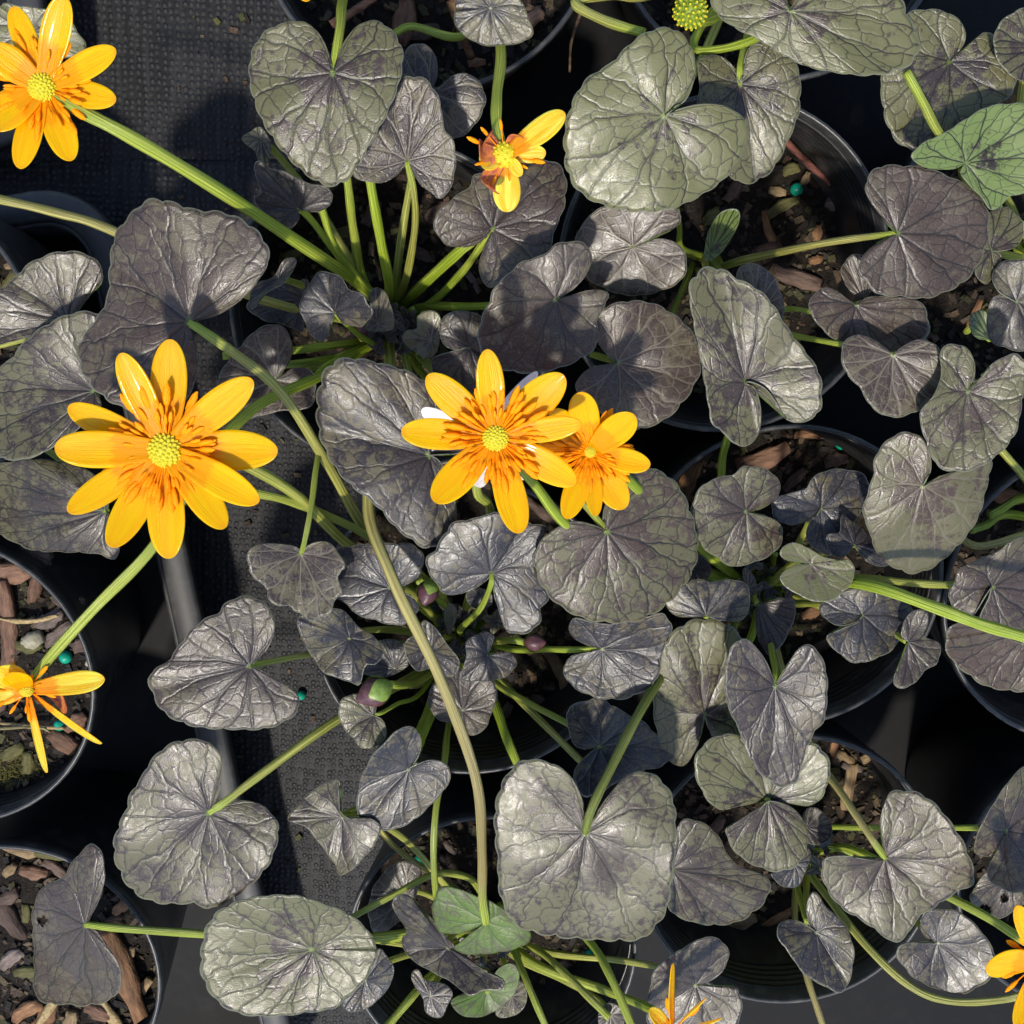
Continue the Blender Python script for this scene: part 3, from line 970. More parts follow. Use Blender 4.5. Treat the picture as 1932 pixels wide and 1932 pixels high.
leaf('A', (815, 175), 10.0, [(818, 160), (826, 140), (822, 105), (800, 83), (775, 85), (760, 110), (755, 150), (760, 190), (790, 230), (830, 255), (860, 262), (885, 248), (908, 218), (917, 185), (905, 155), (880, 138), (850, 145), (830, 168)], green=0.1, warm=0.1)
leaf('A', (563, 395), 10.4, [(565, 412), (552, 430), (535, 437), (515, 425), (510, 410), (485, 390), (480, 372), (492, 365), (484, 335), (478, 310), (490, 303), (510, 318), (540, 325), (580, 345), (615, 352), (627, 365), (622, 388), (600, 400), (580, 398)],
     green=0.1, warm=0.2, way=[(690, 550, 7), (630, 470, 9), (585, 412, 10)], brown=0.05)
leaf('B', (357, 608), 12.8, [(375, 605), (410, 595), (450, 570), (480, 540), (505, 500), (508, 475), (490, 440), (450, 410), (410, 398), (370, 395), (330, 382), (290, 374), (265, 385), (240, 410), (218, 440), (208, 480), (205, 520), (203, 555), (190, 587), (167, 620), (146, 656), (150, 691), (172, 730), (220, 765), (280, 780), (330, 770), (356, 748), (370, 712), (374, 668), (350, 632)],
     green=0.12, warm=0.62, pale=0, tilt=(0.03, 0.1), fold=0.16, cup=-0.07, way=[(780, 1100, 6.5), (690, 1000, 8.6), (620, 880, 10.5), (530, 740, 12.2), (440, 665, 12.9)], brown=0.65, r=0.135)
leaf('K', (128, 607), 10.6, [(140, 602), (148, 580), (170, 552), (193, 530), (192, 505), (170, 482), (130, 473), (90, 480), (50, 500), (20, 530), (-20, 560), (-40, 610), (-20, 650), (20, 645), (60, 635), (100, 615)], green=0.3, warm=0.35, pale=0)
leaf('K', (178, 738), 11.3, [(172, 725), (165, 700), (185, 640), (192, 600), (170, 587), (130, 592), (90, 610), (50, 640), (15, 680), (-30, 720), (-60, 790), (-30, 850), (20, 868), (70, 860), (120, 830), (160, 800), (190, 770), (188, 750)], green=0.42, warm=0.4, pale=0, fold=0.22)
leaf('K', (200, 965), 10.6, [(205, 940), (190, 905), (150, 880), (100, 868), (50, 866), (10, 872), (-40, 890), (-60, 940), (-40, 990), (10, 1015), (60, 1038), (120, 1042), (180, 1045), (218, 1055), (226, 1020), (212, 985)],
     green=0.3, warm=0.55, pale=0, tilt=(-0.1, 0.1), cup=-0.25, wave=0.08)
leaf('A', (525, 525), 10.0, [(470, 566), (482, 537), (515, 522), (534, 492), (556, 486), (558, 500), (534, 534), (500, 553), (476, 582)], closed=True, fold=0.6, tilt=(0, -0.3), warm=0.1, green=0.1)
leaf('A', (575, 565), 8.7, [(463, 574), (474, 590), (500, 606), (529, 611), (558, 622), (571, 627), (575, 590), (585, 553), (579, 527), (553, 532), (513, 535), (487, 558)], closed=True, warm=0.1, green=0.2)
leaf('A', (631, 590), 10.5, [(638, 593), (646, 611), (664, 615), (683, 617), (696, 603), (704, 587), (695, 574), (685, 556), (659, 546), (651, 535), (638, 519), (606, 512), (590, 524), (582, 540), (570, 558), (565, 587), (577, 611), (585, 632), (606, 644), (619, 635), (622, 616), (629, 598)],
     green=0.1, warm=0.0, pale=0, fold=0.3, way=[(735, 655, 6.5), (690, 640, 8.5), (650, 608, 10.2)], brown=0.0, r=0.08)
leaf('A', (712, 612), 9.4, [(696, 558), (712, 542), (728, 553), (738, 580), (744, 611), (733, 624), (691, 622), (701, 595)], closed=True, fold=0.5, warm=0.1, green=0.35, pale=1)
leaf('A', (813, 642), 9.3, [(759, 643), (767, 624), (786, 619), (788, 595), (812, 586), (831, 598), (831, 632), (823, 667), (802, 677), (783, 664)], closed=True, green=0.7, warm=0.1, pale=1)
leaf('A', (886, 656), 9.6, [(850, 658), (836, 648), (828, 622), (839, 595), (860, 587), (897, 590), (915, 610), (925, 660), (920, 710), (897, 743), (865, 733), (825, 712), (812, 690), (818, 675), (850, 665)], green=0.05, warm=0.15, pale=0)
leaf('A', (519, 717), 9.4, [(540, 702), (558, 693), (590, 701), (596, 740), (585, 768), (558, 775), (535, 775), (487, 786), (447, 796), (415, 770), (410, 720), (430, 680), (452, 654), (474, 630), (495, 616), (524, 612), (545, 630), (552, 659), (545, 685), (530, 705)], green=0.05, warm=0.3, pale=1, stem=True)
leaf('A', (811, 860), 11.2, [(860, 855), (885, 840), (880, 800), (850, 760), (810, 725), (770, 700), (730, 688), (690, 678), (650, 675), (618, 690), (600, 730), (596, 780), (605, 830), (630, 880), (660, 915), (695, 942), (715, 960), (745, 995), (770, 1015), (805, 1035), (845, 1020), (862, 985), (858, 940), (845, 900), (828, 870)],
     green=0.22, warm=0.15, pale=0, tilt=(-0.18, 0.05), fold=0.2, wave=0.07)
leaf('A', (930, 432), 10.2, [(897, 463), (844, 463), (819, 430), (824, 403), (854, 374), (887, 350), (893, 331), (920, 320), (970, 301), (1013, 299), (1052, 308), (1069, 337), (1065, 390), (1049, 430), (1036, 473), (1005, 495), (970, 516), (930, 544), (910, 529), (903, 509), (907, 483), (920, 450)],
     green=0.15, warm=0.3, pale=0, way=[(805, 578, 6.8), (870, 515, 8.6), (910, 460, 9.9)], brown=0.1, r=0.11)
leaf('A', (1049, 565), 11.3, [(1069, 562), (1102, 549), (1135, 547), (1149, 560), (1128, 605), (1130, 640), (1115, 665), (1070, 690), (1020, 703), (970, 703), (930, 690), (905, 660), (902, 628), (910, 595), (923, 569), (933, 542), (963, 513), (986, 493), (1026, 480), (1049, 460), (1079, 455), (1105, 460), (1117, 486), (1108, 516), (1082, 546), (1062, 557)],
     green=0.05, warm=0.7, pale=0, tilt=(-0.05, 0.16), way=[(790, 580, 6.5), (900, 578, 8.6), (1000, 570, 10.0)], brown=0.1)
# ---- plant C, I, J (upper right)
leaf('C', (1194, 466), 10.0, [(1215, 458), (1250, 440), (1280, 425), (1282, 398), (1240, 385), (1180, 385), (1128, 394), (1102, 420), (1085, 450), (1095, 490), (1108, 525), (1140, 545), (1170, 556), (1205, 558), (1245, 550), (1285, 530), (1297, 495), (1280, 460), (1240, 450), (1212, 462)], green=0.1, warm=0.65, pale=1)
leaf('I', (1254, 218), 13.0, [(1270, 205), (1295, 185), (1310, 150), (1312, 115), (1300, 80), (1275, 55), (1245, 52), (1210, 65), (1180, 90), (1150, 120), (1110, 145), (1085, 180), (1068, 225), (1063, 270), (1068, 320), (1090, 360), (1130, 385), (1180, 398), (1230, 400), (1280, 390), (1330, 365), (1370, 335), (1400, 290), (1412, 245), (1395, 215), (1360, 198), (1320, 198), (1280, 208)],
     green=0.95, warm=0.5, pale=0, tilt=(0.0, 0.22), fold=0.04, cup=-0.03)
leaf('I', (1396, 159), 11.6, [(1402, 139), (1407, 109), (1419, 83), (1445, 80), (1480, 95), (1505, 126), (1511, 159), (1508, 212), (1491, 258), (1465, 311), (1439, 337), (1409, 347), (1379, 334), (1335, 265), (1318, 215), (1316, 185), (1320, 159), (1316, 119), (1339, 103), (1366, 109), (1386, 129), (1392, 146)],
     green=0.6, warm=0.2, pale=0, fold=0.2, way=[(1415, 20, 8), (1408, 70, 10.8), (1397, 120, 11.6)], brown=0.1, r=0.09)
leaf('I', (1491, 21), 14.0, [(1500, 0), (1520, -25), (1570, -45), (1640, -50), (1690, -20), (1715, 30), (1735, 80), (1725, 115), (1690, 135), (1640, 143), (1580, 138), (1520, 125), (1470, 100), (1430, 75), (1390, 55), (1355, 30), (1340, 0), (1345, -30), (1380, -55), (1430, -55), (1465, -35), (1482, 0)], green=0.8, warm=0.8, pale=0, fold=0.05, cup=-0.06)
leaf('J', (1792, 116), 11.4, [(1799, 109), (1819, 83), (1822, 60), (1809, 36), (1779, 20), (1753, 17), (1723, 20), (1705, 35), (1685, 85), (1662, 146), (1663, 185), (1670, 225), (1690, 265), (1723, 284), (1756, 274), (1809, 238), (1855, 212), (1902, 185), (1918, 155), (1905, 126), (1882, 96), (1875, 66), (1855, 61), (1829, 86), (1802, 112)], green=0.7, warm=0.2, pale=0)
leaf('J', (1960, 90), 12.0, [(1875, 89), (1882, 50), (1908, 26), (1940, 15), (1990, 40), (2000, 110), (1965, 160), (1920, 150), (1890, 125)], closed=True, green=0.5, warm=0.6)
leaf('J', (1822, 308), 12.2, [(1812, 325), (1830, 350), (1855, 375), (1872, 398), (1890, 385), (1905, 372), (1932, 364), (1985, 340), (2010, 290), (1990, 230), (1940, 198), (1905, 195), (1862, 202), (1822, 225), (1783, 250), (1745, 268), (1720, 292), (1735, 312), (1760, 319), (1800, 319)],
     green=1.25, warm=0.3, pale=0, tilt=(-0.1, 0.2), label="bright green leaf blade with yellowing torn edge")
leaf('C', (1693, 440), 12.0, [(1673, 420), (1644, 384), (1632, 354), (1644, 324), (1667, 312), (1710, 312), (1756, 319), (1802, 337), (1835, 357), (1862, 390), (1867, 427), (1862, 463), (1842, 506), (1815, 536), (1773, 556), (1743, 564), (1700, 560), (1657, 556), (1637, 536), (1620, 516), (1624, 489), (1644, 466), (1670, 453)],
     green=0.0, warm=0.9, pale=0, tilt=(0.05, 0.15), fold=0.06, way=[(1380, 497, 7), (1460, 478, 9.2), (1570, 456, 11)], brown=0.75, r=0.10)
leaf('J', (1615, 575), 11.2, [(1640, 560), (1690, 560), (1735, 568), (1752, 600), (1752, 630), (1730, 655), (1690, 665), (1640, 662), (1600, 652), (1570, 638), (1543, 612), (1526, 582), (1534, 556), (1558, 542), (1580, 550), (1605, 570)], green=0.05, warm=0.85, pale=0, fold=0.12, stem=False)
leaf('C', (1632, 568), 10.8, [(1604, 549), (1587, 516), (1594, 493), (1612, 480), (1640, 485), (1650, 520), (1640, 555)], green=0.1, warm=0.4, pale=1, closed=True, way=[(1400, 575, 7.5), (1500, 583, 9.5), (1560, 590, 10.2)], brown=0.1, r=0.08)
leaf('C', (1685, 670), 11.9, [(1700, 655), (1735, 640), (1770, 655), (1783, 698), (1773, 738), (1736, 774), (1683, 788), (1644, 768), (1624, 735), (1597, 705), (1587, 675), (1591, 649), (1610, 632), (1640, 636), (1670, 655)],
     green=0.15, warm=0.7, pale=1, way=[(1420, 610, 7.5), (1500, 633, 9.8), (1580, 648, 11.2)], brown=0.1, r=0.08)
leaf('G', (1826, 738), 12.6, [(1819, 722), (1837, 718), (1839, 682), (1822, 655), (1792, 649), (1773, 665), (1776, 698), (1766, 738), (1736, 778), (1738, 804), (1753, 851), (1769, 880), (1799, 890), (1835, 887), (1868, 870), (1898, 844), (1918, 814), (1926, 778), (1932, 738), (1940, 690), (1920, 668), (1898, 672), (1875, 685), (1852, 712), (1835, 731)], green=0.55, warm=0.75, pale=0, fold=0.06)
leaf('J', (1918, 569), 11.0, [(1900, 560), (1878, 558), (1866, 575), (1862, 602), (1866, 640), (1900, 658), (1940, 662), (1980, 640), (1990, 570), (1965, 500), (1921, 489), (1888, 496), (1872, 520), (1880, 545), (1905, 562)], green=0.3, warm=0.2, pale=0)
leaf('J', (1870, 472), 10.9, [(1890, 480), (1888, 495), (1875, 520), (1862, 537), (1845, 525), (1839, 512), (1848, 490), (1853, 460), (1858, 420), (1868, 400), (1898, 390), (1921, 407), (1932, 430), (1921, 463), (1888, 473)], green=0.55, warm=0.6, pale=0)
leaf('C', (1165, 684), 10.6, [(1150, 688), (1118, 692), (1092, 712), (1087, 735), (1110, 765), (1150, 790), (1194, 812), (1230, 804), (1265, 785), (1300, 745), (1322, 700), (1320, 655), (1300, 618), (1265, 588), (1225, 570), (1180, 568), (1140, 580), (1118, 605), (1125, 640), (1150, 675)],
     green=0.1, warm=0.55, pale=1, stem=False)
leaf('C', (1407, 722), 12.0, [(1425, 735), (1435, 771), (1435, 804), (1422, 834), (1392, 842), (1369, 821), (1343, 798), (1336, 761), (1329, 722), (1320, 672), (1303, 579), (1300, 542), (1313, 516), (1336, 503), (1366, 509), (1392, 526), (1425, 542), (1455, 569), (1478, 605), (1501, 639), (1525, 669), (1548, 708), (1551, 755), (1544, 781), (1508, 799), (1482, 788), (1465, 761), (1445, 735), (1419, 722)],
     green=0.5, warm=0.55, pale=0, tilt=(0, 0.15), fold=0.22, wave=0.09)
leaf('C', (1425, 590), 10.9, [(1389, 530), (1395, 505), (1412, 496), (1438, 503), (1460, 522), (1475, 556), (1478, 600), (1440, 625), (1400, 580)], closed=True, green=0.05, warm=0.5)
leaf('C', (1340, 478), 9.8, [(1329, 489), (1336, 440), (1359, 403), (1386, 395), (1396, 407), (1389, 433), (1366, 470), (1345, 488)], closed=True, green=1.3, warm=0.4, cup=0.5, cren=0.0)
# ---- plant D
leaf('D', (1407, 965), 11.2, [(1422, 965), (1445, 956), (1468, 937), (1472, 913), (1455, 890), (1425, 880), (1402, 880), (1386, 894), (1359, 900), (1329, 913), (1313, 933), (1303, 963), (1310, 993), (1323, 1029), (1343, 1046), (1379, 1069), (1405, 1066), (1438, 1056), (1468, 1036), (1478, 1009), (1472, 989), (1452, 976), (1425, 970)], green=0.45, warm=0.7, pale=0, fold=0.03)
leaf('D', (1549, 960), 10.4, [(1540, 975), (1525, 983), (1491, 991), (1462, 978), (1455, 955), (1468, 937), (1518, 923), (1527, 910), (1544, 894), (1574, 885), (1617, 889), (1637, 903), (1640, 935), (1625, 965), (1605, 1000), (1585, 1035), (1565, 1048), (1535, 1035), (1521, 1009), (1531, 982), (1543, 970)], green=0.15, warm=0.0, pale=0, wave=0.1)
leaf('D', (1612, 1028), 10.9, [(1600, 1045), (1581, 1052), (1565, 1040), (1558, 1022), (1563, 1008), (1584, 1004), (1588, 972), (1606, 982), (1624, 995), (1638, 1012), (1650, 1030), (1670, 1045), (1680, 1065), (1655, 1068), (1632, 1058), (1620, 1040)], green=0.1, warm=0.1, pale=0, wave=0.1)
leaf('G', (1741, 917), 12.0, [(1746, 910), (1756, 884), (1754, 854), (1740, 827), (1720, 816), (1697, 817), (1670, 834), (1650, 864), (1647, 897), (1634, 937), (1627, 970), (1640, 1003), (1647, 1029), (1673, 1062), (1713, 1082), (1753, 1075), (1796, 1042), (1826, 1009), (1849, 970), (1862, 920), (1872, 877), (1868, 867), (1852, 870), (1789, 894), (1769, 900), (1753, 913)],
     green=0.5, warm=0.9, pale=1, fold=0.04, tilt=(0, 0.2), way=[(1932, 1010, 8.5), (1840, 1030, 9.4), (1790, 985, 10.2), (1752, 930, 11.3)], brown=0.9)
leaf('D', (1530, 1064), 11.6, [(1500, 1066), (1478, 1080), (1473, 1098), (1505, 1122), (1538, 1135), (1564, 1135), (1591, 1118), (1606, 1100), (1614, 1075), (1601, 1056), (1581, 1057), (1551, 1049), (1521, 1032), (1498, 1024), (1480, 1030), (1472, 1046), (1485, 1058), (1510, 1060)], green=1.0, warm=0.9, pale=1, cup=0.12)
leaf('D', (1333, 1163), 10.9, [(1366, 1172), (1399, 1171), (1411, 1155), (1416, 1122), (1405, 1100), (1376, 1092), (1350, 1097), (1323, 1094), (1293, 1099), (1265, 1113), (1253, 1140), (1275, 1162), (1305, 1165)], green=0.25, warm=0.1, pale=0)
leaf('D', (1430, 1140), 9.8, [(1452, 1135), (1478, 1128), (1498, 1132), (1501, 1155), (1491, 1188), (1472, 1221), (1452, 1237), (1432, 1208), (1425, 1168)], green=0.05, warm=0.3, pale=0)
leaf('D', (1627, 1161), 10.4, [(1620, 1171), (1584, 1181), (1554, 1165), (1546, 1145), (1558, 1132), (1591, 1115), (1620, 1112), (1650, 1115), (1690, 1128), (1723, 1148), (1712, 1181), (1697, 1208), (1683, 1227), (1650, 1244), (1611, 1251), (1577, 1228), (1558, 1204), (1584, 1188), (1617, 1175)], green=0.2, warm=0.0, pale=0, wave=0.1)
leaf('D', (1713, 1211), 11.0, [(1700, 1201), (1706, 1172), (1726, 1151), (1749, 1155), (1751, 1178), (1742, 1200), (1770, 1211), (1775, 1230), (1768, 1252), (1750, 1262), (1738, 1275), (1722, 1292), (1700, 1299), (1685, 1290), (1694, 1262), (1705, 1240), (1712, 1222)], green=0.2, warm=0.4, pale=0)
leaf('G', (1872, 1108), 11.2, [(1860, 1125), (1845, 1150), (1832, 1163), (1800, 1148), (1789, 1125), (1799, 1102), (1809, 1075), (1839, 1059), (1885, 1039), (1905, 1022), (1932, 1013), (1980, 1010), (2020, 1060), (2020, 1150), (1980, 1205), (1932, 1215), (1890, 1202), (1860, 1190), (1848, 1170), (1866, 1130)], green=0.2, warm=0.45, pale=0, wave=0.1)
leaf('G', (1960, 1180), 10.4, [(1783, 1205), (1796, 1181), (1835, 1166), (1880, 1150), (1930, 1130), (2000, 1150), (2030, 1220), (2000, 1290), (1932, 1305), (1898, 1303), (1855, 1293), (1806, 1257), (1788, 1234)], closed=True, green=0.05, warm=0.95, pale=0)
leaf('D', (1330, 1350), 10.2, [(1322, 1385), (1310, 1420), (1290, 1445), (1268, 1440), (1245, 1400), (1233, 1350), (1233, 1300), (1240, 1250), (1255, 1210), (1285, 1180), (1320, 1167), (1360, 1172), (1395, 1195), (1415, 1235), (1420, 1290), (1410, 1350), (1395, 1400), (1365, 1420), (1345, 1395)], green=0.65, warm=0.5, pale=0, tilt=(0, 0.2))
leaf('D', (1462, 1295), 12.0, [(1457, 1275), (1440, 1240), (1420, 1215), (1400, 1205), (1378, 1225), (1368, 1265), (1368, 1310), (1380, 1350), (1395, 1380), (1405, 1410), (1420, 1440), (1440, 1465), (1470, 1485), (1498, 1480), (1510, 1455), (1520, 1420), (1535, 1385), (1555, 1360), (1560, 1330), (1562, 1295), (1558, 1260), (1545, 1230), (1525, 1216), (1505, 1225), (1485, 1255), (1470, 1282)],
     green=0.1, warm=0.2, pale=0, fold=0.16, way=[(1450, 1150, 7.5), (1455, 1220, 10), (1463, 1265, 11.6)], brown=0.2)
# ---- plant F, L
leaf('F', (1449, 1510), 11.0, [(1430, 1495), (1419, 1505), (1389, 1521), (1359, 1528), (1333, 1508), (1313, 1468), (1310, 1439), (1323, 1409), (1359, 1386), (1395, 1388), (1440, 1400), (1490, 1405), (1531, 1402), (1553, 1415), (1567, 1442), (1564, 1472), (1551, 1505), (1525, 1521), (1491, 1515), (1465, 1510)], green=0.75, warm=0.6, pale=0, tilt=(0, 0.06), fold=0.1)
leaf('F', (1449, 1512), 11.2, [(1432, 1530), (1419, 1551), (1392, 1558), (1369, 1564), (1376, 1591), (1396, 1617), (1432, 1637), (1465, 1645), (1498, 1637), (1518, 1614), (1525, 1584), (1521, 1558), (1500, 1528), (1470, 1515)], green=0.55, warm=0.8, pale=0, fold=0.05)
leaf('F', (1522, 1562), 10.3, [(1515, 1540), (1530, 1523), (1552, 1532), (1568, 1555), (1570, 1577), (1553, 1592), (1530, 1593), (1515, 1580)], closed=True, green=0.1, warm=0.3)
leaf('F', (1500, 1630), 10.0, [(1470, 1640), (1455, 1652), (1478, 1673), (1505, 1672), (1520, 1645), (1530, 1610), (1515, 1600)], closed=True, green=0.0, warm=0.0)
leaf('E', (1268, 1640), 10.7, [(1268, 1600), (1278, 1560), (1295, 1545), (1325, 1552), (1352, 1572), (1370, 1605), (1390, 1632), (1425, 1645), (1450, 1656), (1452, 1685), (1432, 1714), (1392, 1740), (1340, 1746), (1290, 1735), (1262, 1715), (1262, 1680)], green=0.3, warm=0.5, pale=0, wave=0.09, tilt=(0, 0.05))
leaf('D', (1670, 1619), 11.6, [(1677, 1614), (1667, 1584), (1660, 1551), (1670, 1511), (1683, 1493), (1710, 1491), (1739, 1498), (1769, 1521), (1799, 1558), (1822, 1597), (1839, 1647), (1835, 1670), (1806, 1683), (1773, 1706), (1733, 1733), (1713, 1763), (1687, 1779), (1657, 1759), (1624, 1736), (1591, 1716), (1567, 1690), (1551, 1657), (1551, 1627), (1567, 1617), (1607, 1617), (1650, 1624), (1663, 1624)],
     green=0.4, warm=0.65, pale=0, fold=0.04, way=[(1470, 1250, 7.6), (1530, 1410, 9.3), (1590, 1500, 10.8), (1640, 1575, 11.6)], brown=0.95, r=0.12)
leaf('L', (1898, 1568), 11.6, [(1890, 1600), (1878, 1614), (1855, 1616), (1838, 1606), (1845, 1571), (1872, 1521), (1905, 1472), (1940, 1440), (1975, 1435), (1990, 1500), (1985, 1590), (1960, 1670), (1930, 1685), (1895, 1680), (1868, 1663), (1862, 1640), (1875, 1618), (1893, 1595)], green=0.25, warm=0.35, pale=0)
leaf('L', (1905, 1655), 10.0, [(1835, 1680), (1832, 1703), (1855, 1730), (1888, 1733), (1921, 1713), (1950, 1690), (1930, 1640), (1870, 1640)], closed=True, green=0.2, warm=0.6, holes=[(1858, 1718, 12), (1895, 1695, 7)], label="grey leaf blade with two round holes")
leaf('F', (1769, 1779), 10.6, [(1756, 1778), (1736, 1753), (1746, 1723), (1773, 1715), (1809, 1720), (1842, 1746), (1865, 1776), (1878, 1802), (1872, 1842), (1842, 1865), (1809, 1878), (1783, 1872), (1749, 1859), (1720, 1842), (1706, 1825), (1690, 1802), (1700, 1783), (1730, 1778), (1756, 1783)], green=0.2, warm=0.1, pale=0, wave=0.08)
leaf('F', (1539, 1759), 10.1, [(1528, 1746), (1521, 1716), (1528, 1687), (1541, 1685), (1561, 1713), (1591, 1740), (1604, 1766), (1612, 1796), (1607, 1835), (1597, 1865), (1581, 1873), (1551, 1859), (1518, 1839), (1491, 1802), (1468, 1769), (1468, 1746), (1488, 1735), (1511, 1740), (1531, 1753)], green=0.3, warm=0.1, pale=0, fold=0.3, wave=0.09)
leaf('E', (1313, 1859), 10.0, [(1333, 1855), (1362, 1835), (1376, 1799), (1359, 1773), (1329, 1768), (1306, 1779), (1270, 1800), (1235, 1830), (1225, 1870), (1222, 1932), (1260, 1965), (1330, 1955), (1380, 1945), (1400, 1910), (1396, 1875), (1386, 1862), (1349, 1865)], green=0.15, warm=0.3, pale=0)
# ---- plant E and B (lower middle)
leaf('D', (1105, 1571), 12.9, [(1102, 1545), (1099, 1511), (1079, 1468), (1046, 1442), (1003, 1432), (973, 1442), (946, 1478), (933, 1525), (933, 1574), (938, 1624), (940, 1673), (950, 1710), (970, 1743), (1003, 1759), (1052, 1769), (1108, 1773), (1161, 1776), (1208, 1773), (1234, 1753), (1257, 1720), (1267, 1673), (1274, 1607), (1276, 1541), (1267, 1498), (1244, 1468), (1214, 1455), (1181, 1465), (1151, 1498), (1128, 1531), (1115, 1561)],
     green=0.5, warm=0.7, pale=0, tilt=(0.02, 0.05), fold=0.05, cup=-0.05, wave=0.05, way=[(1370, 1140, 7.0), (1280, 1230, 9.2), (1215, 1330, 11.3), (1150, 1455, 12.7), (1115, 1530, 13.1)], brown=0.3, dark=0.6, r=0.14, label="broad silvery heart shaped blade with puckered veins")
leaf('A', (917, 1740), 11.3, [(895, 1752), (860, 1762), (830, 1758), (817, 1735), (816, 1705), (826, 1678), (851, 1673), (888, 1686), (925, 1700), (950, 1715), (985, 1742), (1003, 1760), (995, 1780), (965, 1793), (920, 1800), (875, 1800), (856, 1788), (880, 1772), (905, 1756)],
     under=True, green=0.9, tilt=(0.05, 0.12), way=[(735, 760, 9.6), (695, 945, 10.6), (740, 1090, 12.0), (830, 1280, 12.8), (897, 1465, 12.9), (909, 1600, 12.4), (910, 1690, 11.7)], brown=1.0, r=0.145, label="curled blade showing its pale green underside")
leaf('E', (845, 1790), 10.6, [(738, 1700), (768, 1687), (790, 1708), (817, 1736), (851, 1776), (887, 1809), (920, 1835), (950, 1849), (950, 1868), (920, 1868), (884, 1878), (854, 1855), (824, 1839), (778, 1812), (761, 1789), (755, 1773), (768, 1759), (751, 1730)], closed=True, green=0.2, warm=0.3, pale=0, wave=0.14, fold=0.35)
leaf('E', (920, 1870), 9.8, [(851, 1898), (857, 1882), (890, 1868), (923, 1852), (940, 1828), (960, 1818), (975, 1822), (980, 1839), (973, 1872), (946, 1901), (910, 1918), (877, 1918)], closed=True, under=True, green=1.0)
leaf('E', (965, 1880), 9.0, [(975, 1850), (990, 1860), (994, 1880), (989, 1901), (966, 1918), (935, 1915), (950, 1870)], closed=True, green=0.6, warm=0.4)
leaf('E', (812, 1880), 9.6, [(775, 1839), (788, 1829), (804, 1849), (837, 1855), (854, 1875), (844, 1898), (831, 1921), (804, 1911), (798, 1885), (781, 1858)], closed=True, green=0.1, warm=0.0, wave=0.12)
leaf('E', (590, 1791), 11.3, [(712, 1790), (705, 1820), (685, 1855), (652, 1885), (630, 1903), (590, 1910), (520, 1918), (460, 1915), (415, 1895), (385, 1855), (377, 1820), (380, 1785), (388, 1750), (410, 1720), (450, 1700), (500, 1690), (560, 1690), (610, 1705), (650, 1720), (690, 1750)], closed=True, green=0.75, warm=0.5, pale=0, tilt=(0, 0.02), wave=0.05)
leaf('E', (690, 1850), 10.6, [(710, 1790), (728, 1803), (742, 1825), (738, 1855), (718, 1882), (695, 1901), (660, 1910), (642, 1880), (670, 1830)], closed=True, green=0.15, warm=0.0, wave=0.1)
leaf('B', (394, 1534), 11.4, [(400, 1521), (413, 1498), (418, 1458), (418, 1425), (403, 1409), (384, 1396), (344, 1396), (311, 1409), (284, 1435), (265, 1468), (245, 1498), (235, 1531), (220, 1564), (213, 1601), (222, 1640), (245, 1677), (274, 1697), (311, 1706), (364, 1706), (397, 1715), (430, 1700), (470, 1673), (506, 1634), (523, 1591), (526, 1558), (509, 1531), (486, 1515), (453, 1510), (423, 1518), (400, 1531)],
     green=0.35, warm=0.25, pale=0, tilt=(0, 0.04), fold=0.08, way=[(790, 1270, 7.2), (640, 1355, 9.6), (520, 1440, 10.8), (430, 1508, 11.3)], brown=0.5, r=0.13)
leaf('B', (472, 1257), 11.8, [(480, 1248), (504, 1225), (518, 1192), (514, 1159), (494, 1133), (457, 1124), (424, 1139), (411, 1156), (378, 1172), (348, 1202), (318, 1245), (292, 1262), (279, 1281), (289, 1314), (308, 1344), (342, 1364), (385, 1374), (441, 1377), (497, 1376), (533, 1364), (560, 1344), (565, 1318), (547, 1298), (523, 1281), (497, 1265)],
     green=0.15, warm=0.25, pale=0, fold=0.18, way=[(760, 1215, 7.5), (600, 1233, 10.0), (520, 1246, 11.2)], brown=0.6, r=0.1)
leaf('A', (568, 1045), 11.5, [(560, 1033), (530, 1027), (490, 1027), (464, 1045), (471, 1066), (472, 1086), (497, 1103), (504, 1126), (517, 1139), (533, 1147), (547, 1142), (560, 1156), (593, 1171), (623, 1156), (636, 1126), (647, 1116), (636, 1090), (651, 1073), (639, 1043), (619, 1023), (600, 1022), (580, 1030)],
     green=0.25, warm=0.3, pale=1, fold=0.25, cren=0.04, way=[(640, 700, 8), (602, 850, 10.8), (588, 950, 11.5), (576, 1015, 11.6)], brown=0.3, dark=0.2, r=0.085)
leaf('B', (735, 1110), 10.6, [(760, 1107), (790, 1088), (800, 1058), (793, 1037), (769, 1025), (728, 1025), (677, 1028), (635, 1036), (630, 1070), (632, 1100), (638, 1132), (656, 1141), (671, 1159), (698, 1168), (728, 1177), (757, 1180), (778, 1165), (790, 1148), (778, 1125), (755, 1115)], green=0.1, warm=0.0, pale=0, cren=0.03)
leaf('B', (927, 1082), 11.7, [(915, 1097), (888, 1114), (856, 1123), (832, 1117), (823, 1100), (805, 1076), (805, 1052), (820, 1037), (833, 1015), (851, 989), (877, 980), (905, 976), (927, 966), (963, 973), (1000, 985), (1032, 996), (1022, 1020), (1008, 1050), (1013, 1079), (1029, 1108), (1036, 1128), (1022, 1148), (1019, 1175), (996, 1194), (960, 1194), (943, 1161), (933, 1118), (932, 1092)],
     green=0.05, warm=0.05, pale=0, fold=0.12, cren=0.03, way=[(868, 1190, 8), (905, 1150, 10.3), (926, 1105, 11.6)], brown=0.15, dark=0.1, r=0.09)
